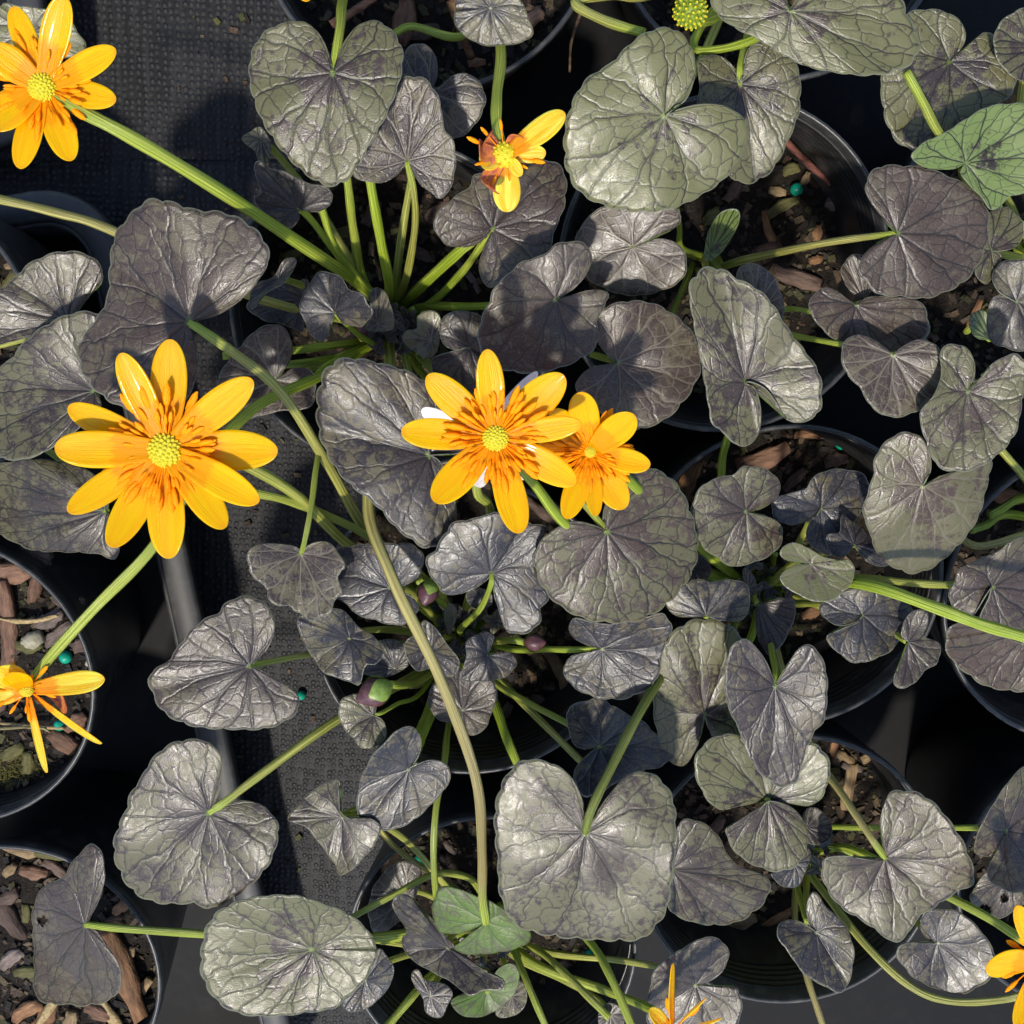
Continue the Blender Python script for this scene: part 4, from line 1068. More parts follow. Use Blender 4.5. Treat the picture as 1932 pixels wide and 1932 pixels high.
leaf('A', (1145, 1003), 12.2, [(1135, 996), (1115, 989), (1079, 984), (1046, 999), (1022, 1019), (1006, 1052), (1013, 1085), (1029, 1118), (1062, 1148), (1102, 1168), (1142, 1175), (1201, 1173), (1254, 1145), (1285, 1112), (1308, 1078), (1318, 1040), (1314, 1000), (1302, 960), (1285, 922), (1262, 898), (1234, 884), (1210, 883), (1185, 890), (1161, 920), (1142, 953), (1138, 976), (1148, 999)],
     green=0.42, warm=0.75, pale=0, fold=0.05, way=[(800, 680, 7.5), (960, 800, 10), (1080, 925, 11.8)], brown=0.5, r=0.12)
leaf('B', (1135, 1224), 10.6, [(1105, 1232), (1078, 1238), (1063, 1258), (1070, 1285), (1095, 1305), (1130, 1318), (1170, 1320), (1205, 1310), (1235, 1290), (1246, 1260), (1252, 1225), (1268, 1185), (1251, 1158), (1211, 1166), (1170, 1175), (1130, 1176), (1085, 1166), (1073, 1180), (1080, 1202), (1108, 1218)],
     green=0.1, warm=0.0, pale=0, cren=0.03, way=[(950, 1222, 7.5), (1030, 1225, 9.4), (1090, 1226, 10.3)], brown=0.0, r=0.1)
leaf('B', (1132, 1409), 10.2, [(1092, 1412), (1075, 1389), (1070, 1362), (1072, 1336), (1102, 1323), (1128, 1316), (1155, 1329), (1181, 1346), (1214, 1362), (1244, 1389), (1274, 1419), (1251, 1445), (1201, 1458), (1161, 1478), (1135, 1498), (1105, 1505), (1085, 1478), (1085, 1452), (1108, 1425)], green=0.1, warm=0.0, pale=0, cren=0.035, way=[(930, 1285, 7), (1000, 1328, 8.8), (1070, 1365, 9.7)], brown=0.3, r=0.1)
leaf('B', (771, 1452), 11.0, [(781, 1439), (794, 1415), (794, 1389), (778, 1372), (751, 1376), (731, 1396), (705, 1422), (688, 1452), (675, 1491), (674, 1538), (698, 1548), (722, 1566), (748, 1564), (781, 1548), (811, 1521), (841, 1488), (851, 1458), (837, 1439), (811, 1434), (784, 1445)],
     green=0.15, warm=0.0, pale=0, fold=0.22, way=[(845, 1290, 7.2), (815, 1350, 9.0), (785, 1425, 10.7)], brown=0.0, r=0.1)
leaf('B', (660, 1205), 10.6, [(561, 1165), (600, 1155), (626, 1148), (646, 1150), (662, 1165), (680, 1185), (700, 1195), (716, 1213), (722, 1236), (710, 1254), (690, 1255), (680, 1290), (668, 1291), (640, 1280), (612, 1270), (585, 1233), (567, 1198)], closed=True, green=0.25, warm=0.0, pale=0, fold=0.3, wave=0.1)
leaf('B', (745, 1262), 9.3, [(720, 1207), (763, 1213), (775, 1248), (751, 1269), (722, 1278), (686, 1272), (665, 1260), (690, 1225)], closed=True, green=0.35, warm=0.0)
leaf('B', (811, 1228), 9.8, [(763, 1213), (790, 1192), (799, 1171), (817, 1180), (844, 1216), (867, 1248), (862, 1269), (844, 1278), (815, 1262), (787, 1266), (769, 1245)], closed=True, green=0.2, warm=0.1, fold=0.3)
leaf('B', (920, 1236), 10.1, [(927, 1222), (933, 1201), (918, 1192), (897, 1198), (879, 1213), (879, 1242), (870, 1281), (900, 1286), (933, 1284), (957, 1275), (975, 1254), (966, 1233), (942, 1231)], green=0.0, warm=0.1, pale=0)
leaf('B', (873, 1341), 9.6, [(808, 1308), (811, 1338), (829, 1359), (859, 1367), (888, 1388), (918, 1373), (924, 1353), (937, 1323), (933, 1287), (900, 1275), (867, 1262), (841, 1278), (820, 1290)], closed=True, green=0.15, warm=0.6, pale=0)
leaf('B', (704, 1350), 10.6, [(710, 1353), (722, 1359), (729, 1376), (725, 1397), (698, 1412), (677, 1409), (665, 1391), (647, 1373), (638, 1344), (644, 1320), (668, 1309), (692, 1314), (710, 1326), (708, 1342)], green=0.6, warm=0.8, pale=0, way=[(800, 1300, 8), (750, 1328, 9.8), (720, 1345, 10.5)], brown=0.0, r=0.07)
leaf('E', (645, 1542), 11.0, [(540, 1545), (560, 1520), (590, 1490), (620, 1475), (638, 1470), (640, 1500), (642, 1530), (660, 1545), (700, 1545), (718, 1560), (710, 1590), (690, 1615), (660, 1645), (640, 1650), (630, 1630), (605, 1595), (575, 1560), (550, 1552)], closed=True, green=0.35, warm=0.4, pale=0, wave=0.14, tilt=(0.05, 0.05))
leaf('E', (765, 1690), 9.0, [(698, 1690), (715, 1657), (748, 1627), (784, 1630), (796, 1650), (785, 1690), (771, 1723), (715, 1763), (695, 1733)], closed=True, green=0.1, warm=0.2)
leaf('E', (161, 1746), 10.6, [(175, 1723), (190, 1690), (198, 1657), (195, 1620), (186, 1597), (171, 1592), (153, 1606), (132, 1632), (116, 1657), (87, 1668), (70, 1690), (60, 1723), (62, 1771), (64, 1822), (64, 1872), (89, 1895), (124, 1895), (144, 1899), (186, 1895), (217, 1880), (229, 1851), (223, 1816), (206, 1789), (190, 1767), (178, 1752)],
     green=0.05, warm=0.5, pale=0, tilt=(0.3, 0.1), fold=0.0, wave=0.06, holes=[(79, 1738, 9)], way=[(860, 1735, 7.0), (740, 1765, 9.2), (560, 1775, 10.4), (380, 1762, 10.8), (230, 1752, 10.8)], brown=0.15, r=0.125, label="olive brown blade with a small round hole")
leaf('H', (925, 15), 11.2, [(857, 20), (860, 50), (884, 73), (913, 86), (950, 86), (989, 79), (1006, 63), (996, 30), (983, 0), (960, -25), (920, -20), (880, -25), (860, 0)], closed=True, green=0.4, warm=0.0, pale=0)
leaf('K', (60, 60), 10.0, [(0, 10), (33, 10), (102, 20), (130, 35), (148, 62), (162, 83), (155, 102), (120, 110), (60, 110), (20, 100), (-20, 70)], closed=True, green=0.9, warm=0.3, stem=False)
leaf('E', (1152, 1915), 9.4, [(1128, 1915), (1138, 1898), (1151, 1892), (1168, 1900), (1178, 1925), (1165, 1945), (1135, 1942)], closed=True, green=0.1, warm=0.5)


leaf('B', (850, 1188), 8.6, [(838, 1155), (849, 1138), (862, 1152), (858, 1178), (849, 1196), (840, 1178)], closed=True, green=0.8, warm=0.2, cren=0.0)
leaf('B', (905, 1128), 9.0, [(880, 1120), (900, 1110), (925, 1118), (928, 1138), (905, 1150), (885, 1140)], closed=True, green=0.1, warm=0.0)
leaf('D', (1310, 1075), 9.6, [(1285, 1062), (1322, 1048), (1342, 1075), (1328, 1100), (1298, 1108), (1280, 1088)], closed=True, green=0.1, warm=0.0)
leaf('A', (492, 262), 9.2, [(455, 263), (472, 248), (492, 240), (510, 270), (508, 305), (492, 310), (480, 285)], closed=True, green=0.5, warm=0.1)
leaf('D', (1412, 1110), 9.0, [(1402, 1075), (1418, 1080), (1428, 1105), (1420, 1135), (1406, 1120)], closed=True, green=0.1, warm=0.1)
leaf('J', (1868, 640), 8.4, [(1830, 600), (1850, 585), (1872, 600), (1878, 625), (1855, 640), (1835, 630)], closed=True, green=1.2, warm=0.1)


def young_leaf(k, cx, cy, r, ang, z, green, warm):
    P = []
    for i in range(1, 16):
        a = i / 16 * 2 * math.pi
        rad = r * (0.75 + 0.25 * math.sin(a * 4.0 + ang)) * (0.35 + 0.65 * math.sin(a / 2) ** 0.35) * rng.uniform(0.93, 1.07)
        P.append((cx + rad * math.cos(a + ang), cy + rad * math.sin(a + ang)))
    leaf(k, (cx, cy), z, P, green=green, warm=warm, pale=0, fold=rng.uniform(0.1, 0.5), r=0.07, brown=0.0)


for k, x0, y0, n, sx, sy in (('A', 752, 628, 16, 62, 42), ('B', 872, 1185, 15, 68, 70), ('D', 1440, 1110, 9, 55, 60), ('E', 915, 1770, 7, 75, 55), ('F', 1515, 1610, 6, 50, 50)):
    yr = random.Random(n * 7 + 1)
    for i in range(n):
        a = i * 2.4 + yr.uniform(-.3, .3)
        q_ = math.sqrt((i + 0.6) / n)
        young_leaf(k, x0 + sx * q_ * math.cos(a), y0 + sy * q_ * math.sin(a), yr.uniform(15, 30), a, yr.uniform(6.9, 8.6), yr.choice([0.0, 0.1, 0.4, 0.7]), yr.choice([0.0, 0.05, 0.2]))
    for i in range(n // 2):
        a = i * 2.2 + 0.7
        C0 = ORIG[ROOT[k]]
        e = W(x0 + sx * 1.15 * math.cos(a), y0 + sy * 1.15 * math.sin(a), 7.4)
        stalk("stem", k, ROOT[k], e, None, 0.13, 0.08, 0.0)


# ------------------------------------------------------------------ extra stalks that run through the picture
def free_stalk(k, pts, r0=0.13, r1=0.12, brown=0.4, dark=0.0, name="stem"):
    P = px_path(pts)
    return stalk(name, k, ROOT[k], P[-1], pts[:-1], r0, r1, brown, dark)


free_stalk('A', [(700, 610, 6.5), (480, 560, 9.5), (215, 436, 11.0), (110, 402, 11.2), (0, 376, 11.3), (-80, 362, 11.3)], 0.13, 0.11, 0.8)
free_stalk('A', [(735, 545, 7.5), (720, 460, 9.3), (702, 360, 10.6), (690, 280, 11.0)], 0.17, 0.12, 0.0)
free_stalk('A', [(690, 540, 7.4), (668, 440, 9.2), (658, 360, 10.2), (650, 300, 10.5)], 0.15, 0.1, 0.2)
free_stalk('A', [(790, 545, 7.2), (860, 480, 9.3), (890, 455, 9.6), (960, 400, 9.6)], 0.16, 0.13, 0.0)
free_stalk('A', [(720, 580, 7.0), (640, 480, 9.0), (610, 400, 9.8), (600, 350, 10)], 0.13, 0.1, 0.05)
free_stalk('A', [(700, 640, 6.4), (600, 655, 8.0), (500, 668, 8.7), (420, 672, 9)], 0.13, 0.1, 0.0)
free_stalk('A', [(690, 660, 6.4), (600, 680, 7.8), (520, 690, 8.2), (480, 690, 8.3)], 0.13, 0.1, 0.0)
free_stalk('A', [(700, 650, 6.6), (620, 690, 8.2), (590, 720, 8.5)], 0.15, 0.12, 0.0)
free_stalk('A', [(780, 680, 6.2), (810, 720, 7.5), (830, 760, 8.5)], 0.13, 0.11, 0.0)
free_stalk('H', [(880, 60, 7.5), (780, 50, 7.6), (745, 62, 7.7)], 0.13, 0.1, 0.1)
free_stalk('I', [(1230, -10, 10.5), (1150, -10, 11.2), (1085, 5, 11.5), (1140, 38, 11.8), (1215, 62, 12.2)], 0.12, 0.11, 0.6)
free_stalk('I', [(1330, 40, 10), (1310, 90, 11), (1360, 92, 11.6), (1420, 75, 12.3), (1460, 50, 13)], 0.1, 0.1, 0.0)
free_stalk('J', [(1900, 420, 8), (1840, 330, 10.5), (1775, 255, 12.4), (1740, 190, 13.0), (1710, 135, 13.2)], 0.12, 0.1, 0.35)
free_stalk('G', [(1900, 970, 6.5), (1860, 990, 7.0), (1830, 1000, 7.1)], 0.16, 0.12, 0.0)
free_stalk('G', [(1930, 940, 6.8), (1890, 960, 7.4), (1868, 972, 7.6)], 0.16, 0.12, 0.0)
free_stalk('D', [(1440, 1100, 6.5), (1530, 1095, 9.5), (1640, 1105, 12.0), (1760, 1145, 13.2), (1850, 1178, 13.5), (1932, 1202, 13.6), (2010, 1225, 13.6)], 0.16, 0.14, 0.0, name="flower_stalk")
free_stalk('D', [(1500, 1090, 7.0), (1610, 1090, 9.0), (1720, 1100, 10.0), (1800, 1104, 10.4), (1860, 1100, 10.5)], 0.12, 0.1, 0.4)
free_stalk('D', [(1410, 1060, 6.5), (1365, 960, 7.8), (1362, 880, 9.0), (1372, 830, 9.8), (1395, 770, 10.5)], 0.12, 0.1, 0.1)
free_stalk('D', [(1430, 1150, 7.0), (1418, 1200, 8.2), (1400, 1230, 8.6)], 0.13, 0.11, 0.0)
free_stalk('B', [(860, 1160, 7), (820, 1120, 8.2), (790, 1095, 8.6)], 0.16, 0.12, 0.0)
free_stalk('B', [(830, 1170, 6.8), (790, 1140, 7.6), (750, 1120, 7.9)], 0.17, 0.13, 0.0)
free_stalk('B', [(930, 1320, 7.0), (955, 1390, 8.0), (985, 1460, 8.6), (1010, 1510, 8.8)], 0.15, 0.13, 0.0)
free_stalk('B', [(850, 1350, 6.8), (838, 1440, 9.2), (823, 1520, 10.2), (818, 1610, 10.4), (822, 1690, 10.3)], 0.105, 0.09, 0.25)
free_stalk('B', [(810, 1330, 7.5), (790, 1380, 8.6), (770, 1420, 9)], 0.13, 0.11, 0.1)
free_stalk('B', [(950, 1290, 6.6), (1030, 1370, 8.2), (1090, 1430, 8.8), (1140, 1480, 9)], 0.12, 0.1, 0.6)
free_stalk('B', [(800, 1285, 6.8), (760, 1288, 8.4), (735, 1296, 9)], 0.11, 0.1, 0.9)
free_stalk('E', [(1010, 1790, 6.8), (1060, 1830, 8.2), (1110, 1880, 9.2), (1150, 1920, 9.6)], 0.11, 0.11, 0.4)
free_stalk('E', [(960, 1770, 7.0), (985, 1830, 8.6), (1010, 1890, 9.4), (1040, 1960, 9.8)], 0.12, 0.11, 0.2)
free_stalk('E', [(1060, 1740, 7.2), (1115, 1780, 9.0), (1155, 1850, 10.2), (1190, 1932, 10.8), (1215, 1990, 11)], 0.14, 0.13, 0.15, name="flower_stalk")
free_stalk('E', [(870, 1790, 7.0), (810, 1845, 8.6), (770, 1890, 9.4), (720, 1950, 10)], 0.13, 0.12, 0.2)
free_stalk('E', [(905, 1680, 7.0), (880, 1655, 8.6), (820, 1650, 9.6), (740, 1690, 10.2), (670, 1728, 10.5), (620, 1760, 10.8)], 0.11, 0.1, 0.3, 0.1)
free_stalk('E', [(880, 1760, 6.6), (800, 1762, 8.2), (720, 1775, 9)], 0.14, 0.12, 0.05)
free_stalk('E', [(760, 1610, 8), (690, 1530, 10), (640, 1540, 10.8)], 0.1, 0.08, 0.8)
free_stalk('F', [(1525, 1640, 7), (1560, 1690, 8.6), (1640, 1790, 10), (1720, 1862, 10.6), (1790, 1888, 10.8), (1870, 1888, 11), (1932, 1876, 11.2), (1990, 1850, 12)], 0.12, 0.11, 0.6, name="flower_stalk")
free_stalk('F', [(1530, 1565, 7), (1640, 1562, 8.5), (1760, 1562, 9.2), (1845, 1562, 9.8)], 0.1, 0.09, 0.1)
free_stalk('F', [(1505, 1660, 6.8), (1512, 1700, 7.8), (1524, 1740, 8.6)], 0.12, 0.1, 0.2)
free_stalk('F', [(1500, 1700, 6.6), (1505, 1770, 7.8), (1525, 1850, 8.8), (1545, 1910, 9.2), (1560, 1960, 9.4)], 0.11, 0.1, 1.0)
free_stalk('F', [(1540, 1600, 6.8), (1580, 1600, 7.2), (1610, 1612, 7.4)], 0.13, 0.1, 0.0)
free_stalk('C', [(1290, 470, 7), (1282, 430, 8.6), (1275, 380, 9.6)], 0.09, 0.08, 0.1)
free_stalk('C', [(1220, 690, 7.5), (1160, 680, 9.4), (1115, 668, 9.8)], 0.1, 0.09, 0.3)
free_stalk('J', [(1830, 620, 7), (1850, 600, 7.6), (1870, 590, 8)], 0.1, 0.09, 0.2)


# ------------------------------------------------------------------ flowers
def petal_mesh(C, tip, wcm, start=0.10, cc=0.18, bow=0.06, twist=0.0, n=24, m=10, mat=None, pointed=0.0):
    C, tip = np.array(C, float), np.array(tip, float)
    D = tip - C
    L = np.linalg.norm(D)
    D /= L
    S = np.cross((0, 0, 1.0), D)
    S /= np.linalg.norm(S)
    S = S * math.cos(twist) + np.cross(D, S) * math.sin(twist)
    U = np.cross(D, S)
    V, UV = [], []
    for i in range(n + 1):
        t = math.sin(math.pi / 2 * i / n) * 0.999
        if t < 0.58: wf = 0.56 + 0.44 * (math.sin(t / 0.58 * math.pi / 2)) ** 1.1
        else:
            e = (t - 0.58) / 0.42
            wf = max(0.0, 1 - e ** 2.3) ** 0.5 * (1 - pointed * e * 0.5)
        wf = max(wf, 0.03)
        s = start + (1 - start) * t
        for j in range(m + 1):
            v = j / m * 2 - 1
            x = C + D * (L * s) + S * (v * wf * wcm / 2)
            x = x + U * (cc * wcm * 0.5 * (v * v) * wf + bow * L * math.sin(math.pi * t) * -1 + 0.012 * wcm * math.sin(v * 11) * (1 - t))
            V.append(x)
            UV.append((j / m, t))
    V = np.array(V)
    nv = len(V)
    F = []
    for i in range(n):
        for j in range(m):
            a = i * (m + 1) + j
            F.append((a, a + m + 1, a + m + 2, a + 1))
    a, b, c = V[F[5][0]], V[F[5][1]], V[F[5][2]]
    if np.dot(np.cross(b - a, c - a), U) < 0: F = [tuple(reversed(f)) for f in F]
    B = [tuple(nv + q for q in reversed(f)) for f in F]
    ed = {}
    for f in F:
        for i in range(4): ed[(f[i], f[(i + 1) % 4])] = 1
    R = [(e[0], nv + e[0], nv + e[1], e[1]) for e in ed if (e[1], e[0]) not in ed]
    return np.vstack((V, V - U * 0.022)), F + B + R, UV + UV


def stamen_data():
    V, F, mi = [], [], []
    prof = [(0.0, 0.026, 0), (0.45, 0.022, 0), (0.54, 0.026, 0), (0.58, 0.055, 1), (0.70, 0.075, 1), (0.86, 0.062, 1), (0.95, 0.014, 1)]
    s = 6
    for x, r, m in prof:
        for j in range(s):
            a = 2 * math.pi * j / s
            V.append((x, r * math.cos(a), r * 0.55 * math.sin(a) + 0.03 * x * x))
    for i in range(len(prof) - 1):
        for j in range(s):
            F.append((i * s + j, i * s + (j + 1) % s, (i + 1) * s + (j + 1) % s, (i + 1) * s + j))
            mi.append(prof[i][2])
    return mesh_data("stamen", V, F, [M_filament, M_anther], midx=mi)


ME_STAMEN = stamen_data()


def carpel_verts(r, nb=90, seed=1, bump=0.13):
    V, F, mi = [], [], []

    def sph(c, rad, n, m, mat):
        o = len(V)
        V.append((c[0], c[1], c[2] + rad))
        for i in range(1, n):
            for j in range(m):
                a, b = math.pi * i / n, 2 * math.pi * j / m
                V.append((c[0] + rad * math.sin(a) * math.cos(b), c[1] + rad * math.sin(a) * math.sin(b), c[2] + rad * math.cos(a)))
        V.append((c[0], c[1], c[2] - rad))
        for j in range(m):
            F.append((o, o + 1 + j, o + 1 + (j + 1) % m)); mi.append(mat)
        for i in range(n - 2):
            for j in range(m):
                a, b = o + 1 + i * m + j, o + 1 + i * m + (j + 1) % m
                F.append((a, a + m, b + m, b)); mi.append(mat)
        e = len(V) - 1
        for j in range(m):
            F.append((e, o + 1 + (n - 2) * m + (j + 1) % m, o + 1 + (n - 2) * m + j)); mi.append(mat)
    sph((0, 0, 0), r, 10, 16, 0)
    for i in range(nb):
        y = 1 - 1.15 * (i + 0.5) / nb
        rad = math.sqrt(max(0, 1 - y * y))
        a = i * 2.39996
        d = np.array((rad * math.cos(a), rad * math.sin(a), y))
        sph(d * r * 1.0, r * bump, 5, 7, 0)
        sph(d * r * (1.0 + bump * 0.75), r * bump * 0.55, 4, 6, 1)
    return np.array(V), F, mi


def flower(k, c, z, petals, rc=0.36, nst=56, way=None, stem_brown=0.2, zt=0.35, mats=None, label=None, stem=True, stl=1.0, lean=None, r0=0.15, r1=0.12, nb=90):
    """petals: (px, py, width px, [dz], [material], [twist])"""
    C = W(c[0], c[1], z)
    V, F, mi = carpel_verts(rc, nb)
    V = V * (1, 1, 0.55) + C + (0, 0, 0.06)
    fl = build("flower_head", V, F, [M_carpel, M_carpel_tip], C, ROOT[k], midx=mi)
    if label: fl["label"] = label
    q = random.Random(int(c[0] * 7 + c[1]))
    for i, p in enumerate(petals):
        dz = p[3] if len(p) > 3 and p[3] is not None else zt + q.uniform(-0.25, 0.3)
        mat = p[4] if len(p) > 4 and p[4] is not None else M_petal
        tw = p[5] if len(p) > 5 else q.uniform(-0.15, 0.15)
        Z = z + dz
        T = W(p[0], p[1], Z)
        wc = p[2] * cm_per_px(p[0], p[1], Z)
        V, F, UV = petal_mesh(C + (0, 0, 0.02 + 0.02 * (i % 2)), T, wc, cc=q.uniform(0.05, 0.26), bow=(q.uniform(0.25, 0.45) if mat is M_petal_red else q.uniform(-0.01, 0.045)), twist=tw, pointed=q.uniform(0, 0.25))
        build("petal", V, F, mat, C, fl, (q.random(), q.random(), q.random(), 1), uv=UV)
    for i in range(nst):
        a = i * 2.39996 + q.uniform(-.2, .2)
        ring = i % 3
        el_ = (0.16, 0.22, 0.36)[ring] + q.uniform(-0.05, 0.05)
        s = (1.15, 0.92, 0.66)[ring] * q.uniform(0.8, 1.15) * stl
        b = C + np.array((math.cos(a), math.sin(a), 0)) * rc * 0.8 + (0, 0, 0.02 + 0.025 * ring)
        place("stamen", ME_STAMEN, b, fl, None, (q.uniform(-.4, .4), -el_, a), (s, s, s))
    if stem:
        stalk("flower_stalk", k, ROOT[k], C - (0, 0, 0.10), way, r0, r1, stem_brown)
    return fl


flower('A', (82, 165), 15.0, [(25, 12, 48), (122, -8, 56), (218, 93, 50), (219, 188, 50), (135, 303, 58), (36, 318, 50), (-25, 238, 70), (-22, 88, 62)], rc=0.27, stl=0.78,
       way=[(690, 545, 7.5), (560, 455, 11), (400, 350, 13.4), (250, 260, 14.7), (150, 207, 15.0)], stem_brown=0.12, r0=0.17, r1=0.14, label="flower with eight petals over the woven fabric")
flower('B', (313, 848), 14.7, [(322, 640, 68), (228, 666, 58), (128, 768, 58), (103, 846, 72), (128, 966, 58), (208, 1032, 64), (318, 1054, 70), (425, 996, 62), (489, 946, 66), (524, 850, 78), (476, 716, 66)], rc=0.36, nst=84,
       way=[(770, 1110, 7.0), (650, 1022, 9.5), (560, 935, 11.6), (450, 870, 13.4), (370, 850, 14.2)], stem_brown=0.5, r0=0.15, r1=0.13, label="largest flower, wide open with a full ring of petals")
free_stalk('B', [(800, 1090, 7.0), (690, 1008, 9.0), (560, 950, 10.5), (480, 930, 11), (420, 922, 11)], 0.12, 0.11, 0.3)
flower('D', (935, 826), 14.4, [(919, 659, 54), (806, 708, 62), (757, 814, 60), (818, 946, 66), (981, 1006, 60), (1086, 912, 60), (1097, 799, 48), (1064, 708, 72)], rc=0.27, nst=78, stl=0.9,
       way=[(1400, 1100, 6.8), (1250, 1060, 9.5), (1090, 1005, 12), (1010, 915, 13.2), (965, 860, 13.9)], stem_brown=0.0, label="flower with eight pointed petals overlapping its neighbour")
flower('D', (1113, 852), 13.2, [(1095, 740, 58, 0.7), (1196, 782, 60, 0.7), (1227, 878, 46), (1178, 960, 58), (1124, 974, 34), (1068, 979, 48), (1040, 775, 50, 0.5), (1015, 840, 40, 0.2)], rc=0.13, nst=84, zt=0.25, stl=0.85,
       way=[(1390, 1090, 7.0), (1290, 1010, 10), (1180, 900, 12.5), (1130, 862, 13.0)], stem_brown=0.1, label="smaller flower partly hidden behind the eight petalled one")
flower('B', (903, 835), 12.6, [(796, 772, 38, 0.5, M_petal_pale), (906, 920, 40, 0.4, M_petal_pale), (1014, 702, 30, 0.6, M_petal_pale), (1000, 900, 40, 0.0, M_petal_pale)], rc=0.2, nst=0,
       way=[(885, 1130, 8), (925, 975, 11), (900, 925, 12)], stem_brown=0.4, label="bleached pale flower underneath the eight petalled one", r0=0.13, r1=0.12)
flower('H', (952, 293), 12.8, [(1066, 214, 50, 0.9, M_petal_old, -0.3), (1030, 288, 34, 0.1, M_petal_old, 0.3), (958, 400, 52, -0.5, M_petal_old), (906, 310, 44, 0.1, M_petal_old, 0.4), (928, 250, 40, 0.5, M_petal_red, 0.6), (938, 362, 40, 0.6, M_petal_red, -0.7), (905, 272, 40, 0.7, M_petal_red, 0.4), (990, 262, 30, 0.3, M_petal_red, 0.8), (985, 330, 30, 0.2, M_petal_old, 0.7)], rc=0.27, nst=10, stl=0.6,
       way=[(920, -20, 8), (945, 90, 10.6), (938, 180, 12), (938, 240, 12.5)], stem_brown=0.25, label="withered flower with maroon curled petals and bare green centre", nb=34)
flower('A', (52, 1300), 13.2, [(197, 1281, 44, 0.9, M_petal_old, -0.3), (192, 1403, 42, 0.3, M_petal_old, 0.8), (88, 1458, 40, 0.5, M_petal_old, 0.75), (-10, 1262, 60, 0.8, M_petal_old, 0.2), (20, 1270, 50, 1.0, M_petal, 0.4), (125, 1345, 26, -0.3, M_petal_red), (-25, 1310, 50, 0.2, M_petal_old)], rc=0.16, nst=16, stl=0.7,
       way=[(680, 660, 7), (600, 712, 9.2), (480, 770, 11.5), (380, 880, 13.0), (290, 1030, 13.4), (180, 1145, 13.4), (90, 1245, 13.2)], stem_brown=0.15, label="half fallen flower with narrow upright petals above the bark", r0=0.14, r1=0.13)
flower('L', (1965, 1812), 13.5, [(1862, 1822, 66), (1918, 1709, 40), (1917, 1938, 40), (2010, 1720, 60), (2060, 1830, 60), (2010, 1920, 60)], rc=0.28, nst=14,
       way=[(1900, 1755, 11.8), (1800, 1695, 11.2), (1880, 1742, 12.0), (1935, 1775, 12.8)][:0] or None, stem_brown=0.1, label="flower with one broad orange petal pointing over the lilac leaf")
free_stalk('F', [(1600, 1600, 8.0), (1700, 1650, 9.6), (1792, 1693, 10.8), (1870, 1735, 11.6), (1935, 1778, 12.2)], 0.13, 0.12, 0.15, name="flower_stalk")
flower('E', (1268, 1945), 11.6, [(1268, 1820, 34, 1.3, M_petal, 1.1), (1332, 1884, 26, 1.2, M_petal_old, 1.0), (1362, 1921, 30, 0.7, M_petal_old, 1.0), (1225, 1905, 30, 0.5, M_petal_old, 0.8)], rc=0.22, nst=8, label="flower closing, its narrow upright petals seen on edge")
flower('H', (560, -75), 13.0, [(580, 2, 40), (500, -30, 40), (640, -80, 40), (540, -150, 40)], rc=0.25, nst=6, label="flower with one petal tip over the mottled heart leaf")
# seed head
C = W(1302, 22, 13.2)
V, F, mi = carpel_verts(0.34, 60, 3, 0.17)
V = V * (0.95, 0.95, 1.15) + C
sh = build("seed_head", V, F, [simple("seed_green", (0.14, 0.20, 0.012), (0.24, 0.30, 0.02), 0.5, 0.4, 8), M_carpel_tip], C, ROOT['I'], midx=mi)
stalk("flower_stalk", 'I', ROOT['I'], C - (0, 0, 0.35), [(1370, 10, 10), (1330, 40, 12.2)], 0.13, 0.11, 0.2)


def bud(k, c, z, r, ax, way=None, ns=3):
    C = W(c[0], c[1], z)
    V, F = [], []
    n, m = 10, 14
    A = np.array(ax, float)
    A /= np.linalg.norm(A)
    S = np.cross(A, (0.3, 0.2, 1)); S /= np.linalg.norm(S)
    U = np.cross(A, S)
    for i in range(n + 1):
        u = i / n
        rad = r * (math.sin(math.pi * min(max(u, 0.03), 0.97)) ** 0.7) * (1.05 - 0.2 * u)
        for j in range(m):
            a = 2 * math.pi * j / m
            q = rad * (1 + 0.06 * math.cos(5 * a + u * 2))
            V.append(C + A * (u - 0.4) * r * 2.5 + q * (S * math.cos(a) + U * math.sin(a)))
    for i in range(n):
        for j in range(m): F.append((i * m + j, i * m + (j + 1) % m, (i + 1) * m + (j + 1) % m, (i + 1) * m + j))
    F.append(tuple(range(m - 1, -1, -1)))
    F.append(tuple(n * m + j for j in range(m)))
    b = build("flower_bud", V, F, M_bud, C, ROOT[k])
    for s in range(ns):
        V, F = [], []
        a0 = s * 2 * math.pi / 3 + 0.6
        nn, mm = 8, 6
        for i in range(nn + 1):
            u = i / nn * 0.72
            rad = r * 1.10 * (math.sin(math.pi * min(max(u, 0.03), 0.97)) ** 0.7) * (1.05 - 0.2 * u)
            wd = 0.95 * math.cos(max(0, u - 0.2) / 0.52 * math.pi / 2 * 0.93)
            for lay in (1.0, 0.95):
                for j in range(mm + 1):
                    a = a0 + (j / mm * 2 - 1) * wd
                    V.append(C + A * (u - 0.42) * r * 2.5 + rad * lay * (S * math.cos(a) + U * math.sin(a)))
        row = 2 * (mm + 1)
        for i in range(nn):
            for j in range(mm):
                a = i * row + j
                F.append((a, a + 1, a + row + 1, a + row))
                a += mm + 1
                F.append((a + 1, a, a + row, a + row + 1))
        build("sepal", V, F, M_sepal, C, b)
    stalk("flower_stalk", k, ROOT[k], C - A * r * 0.95, way, 0.11, 0.1, 0.4)
    return b


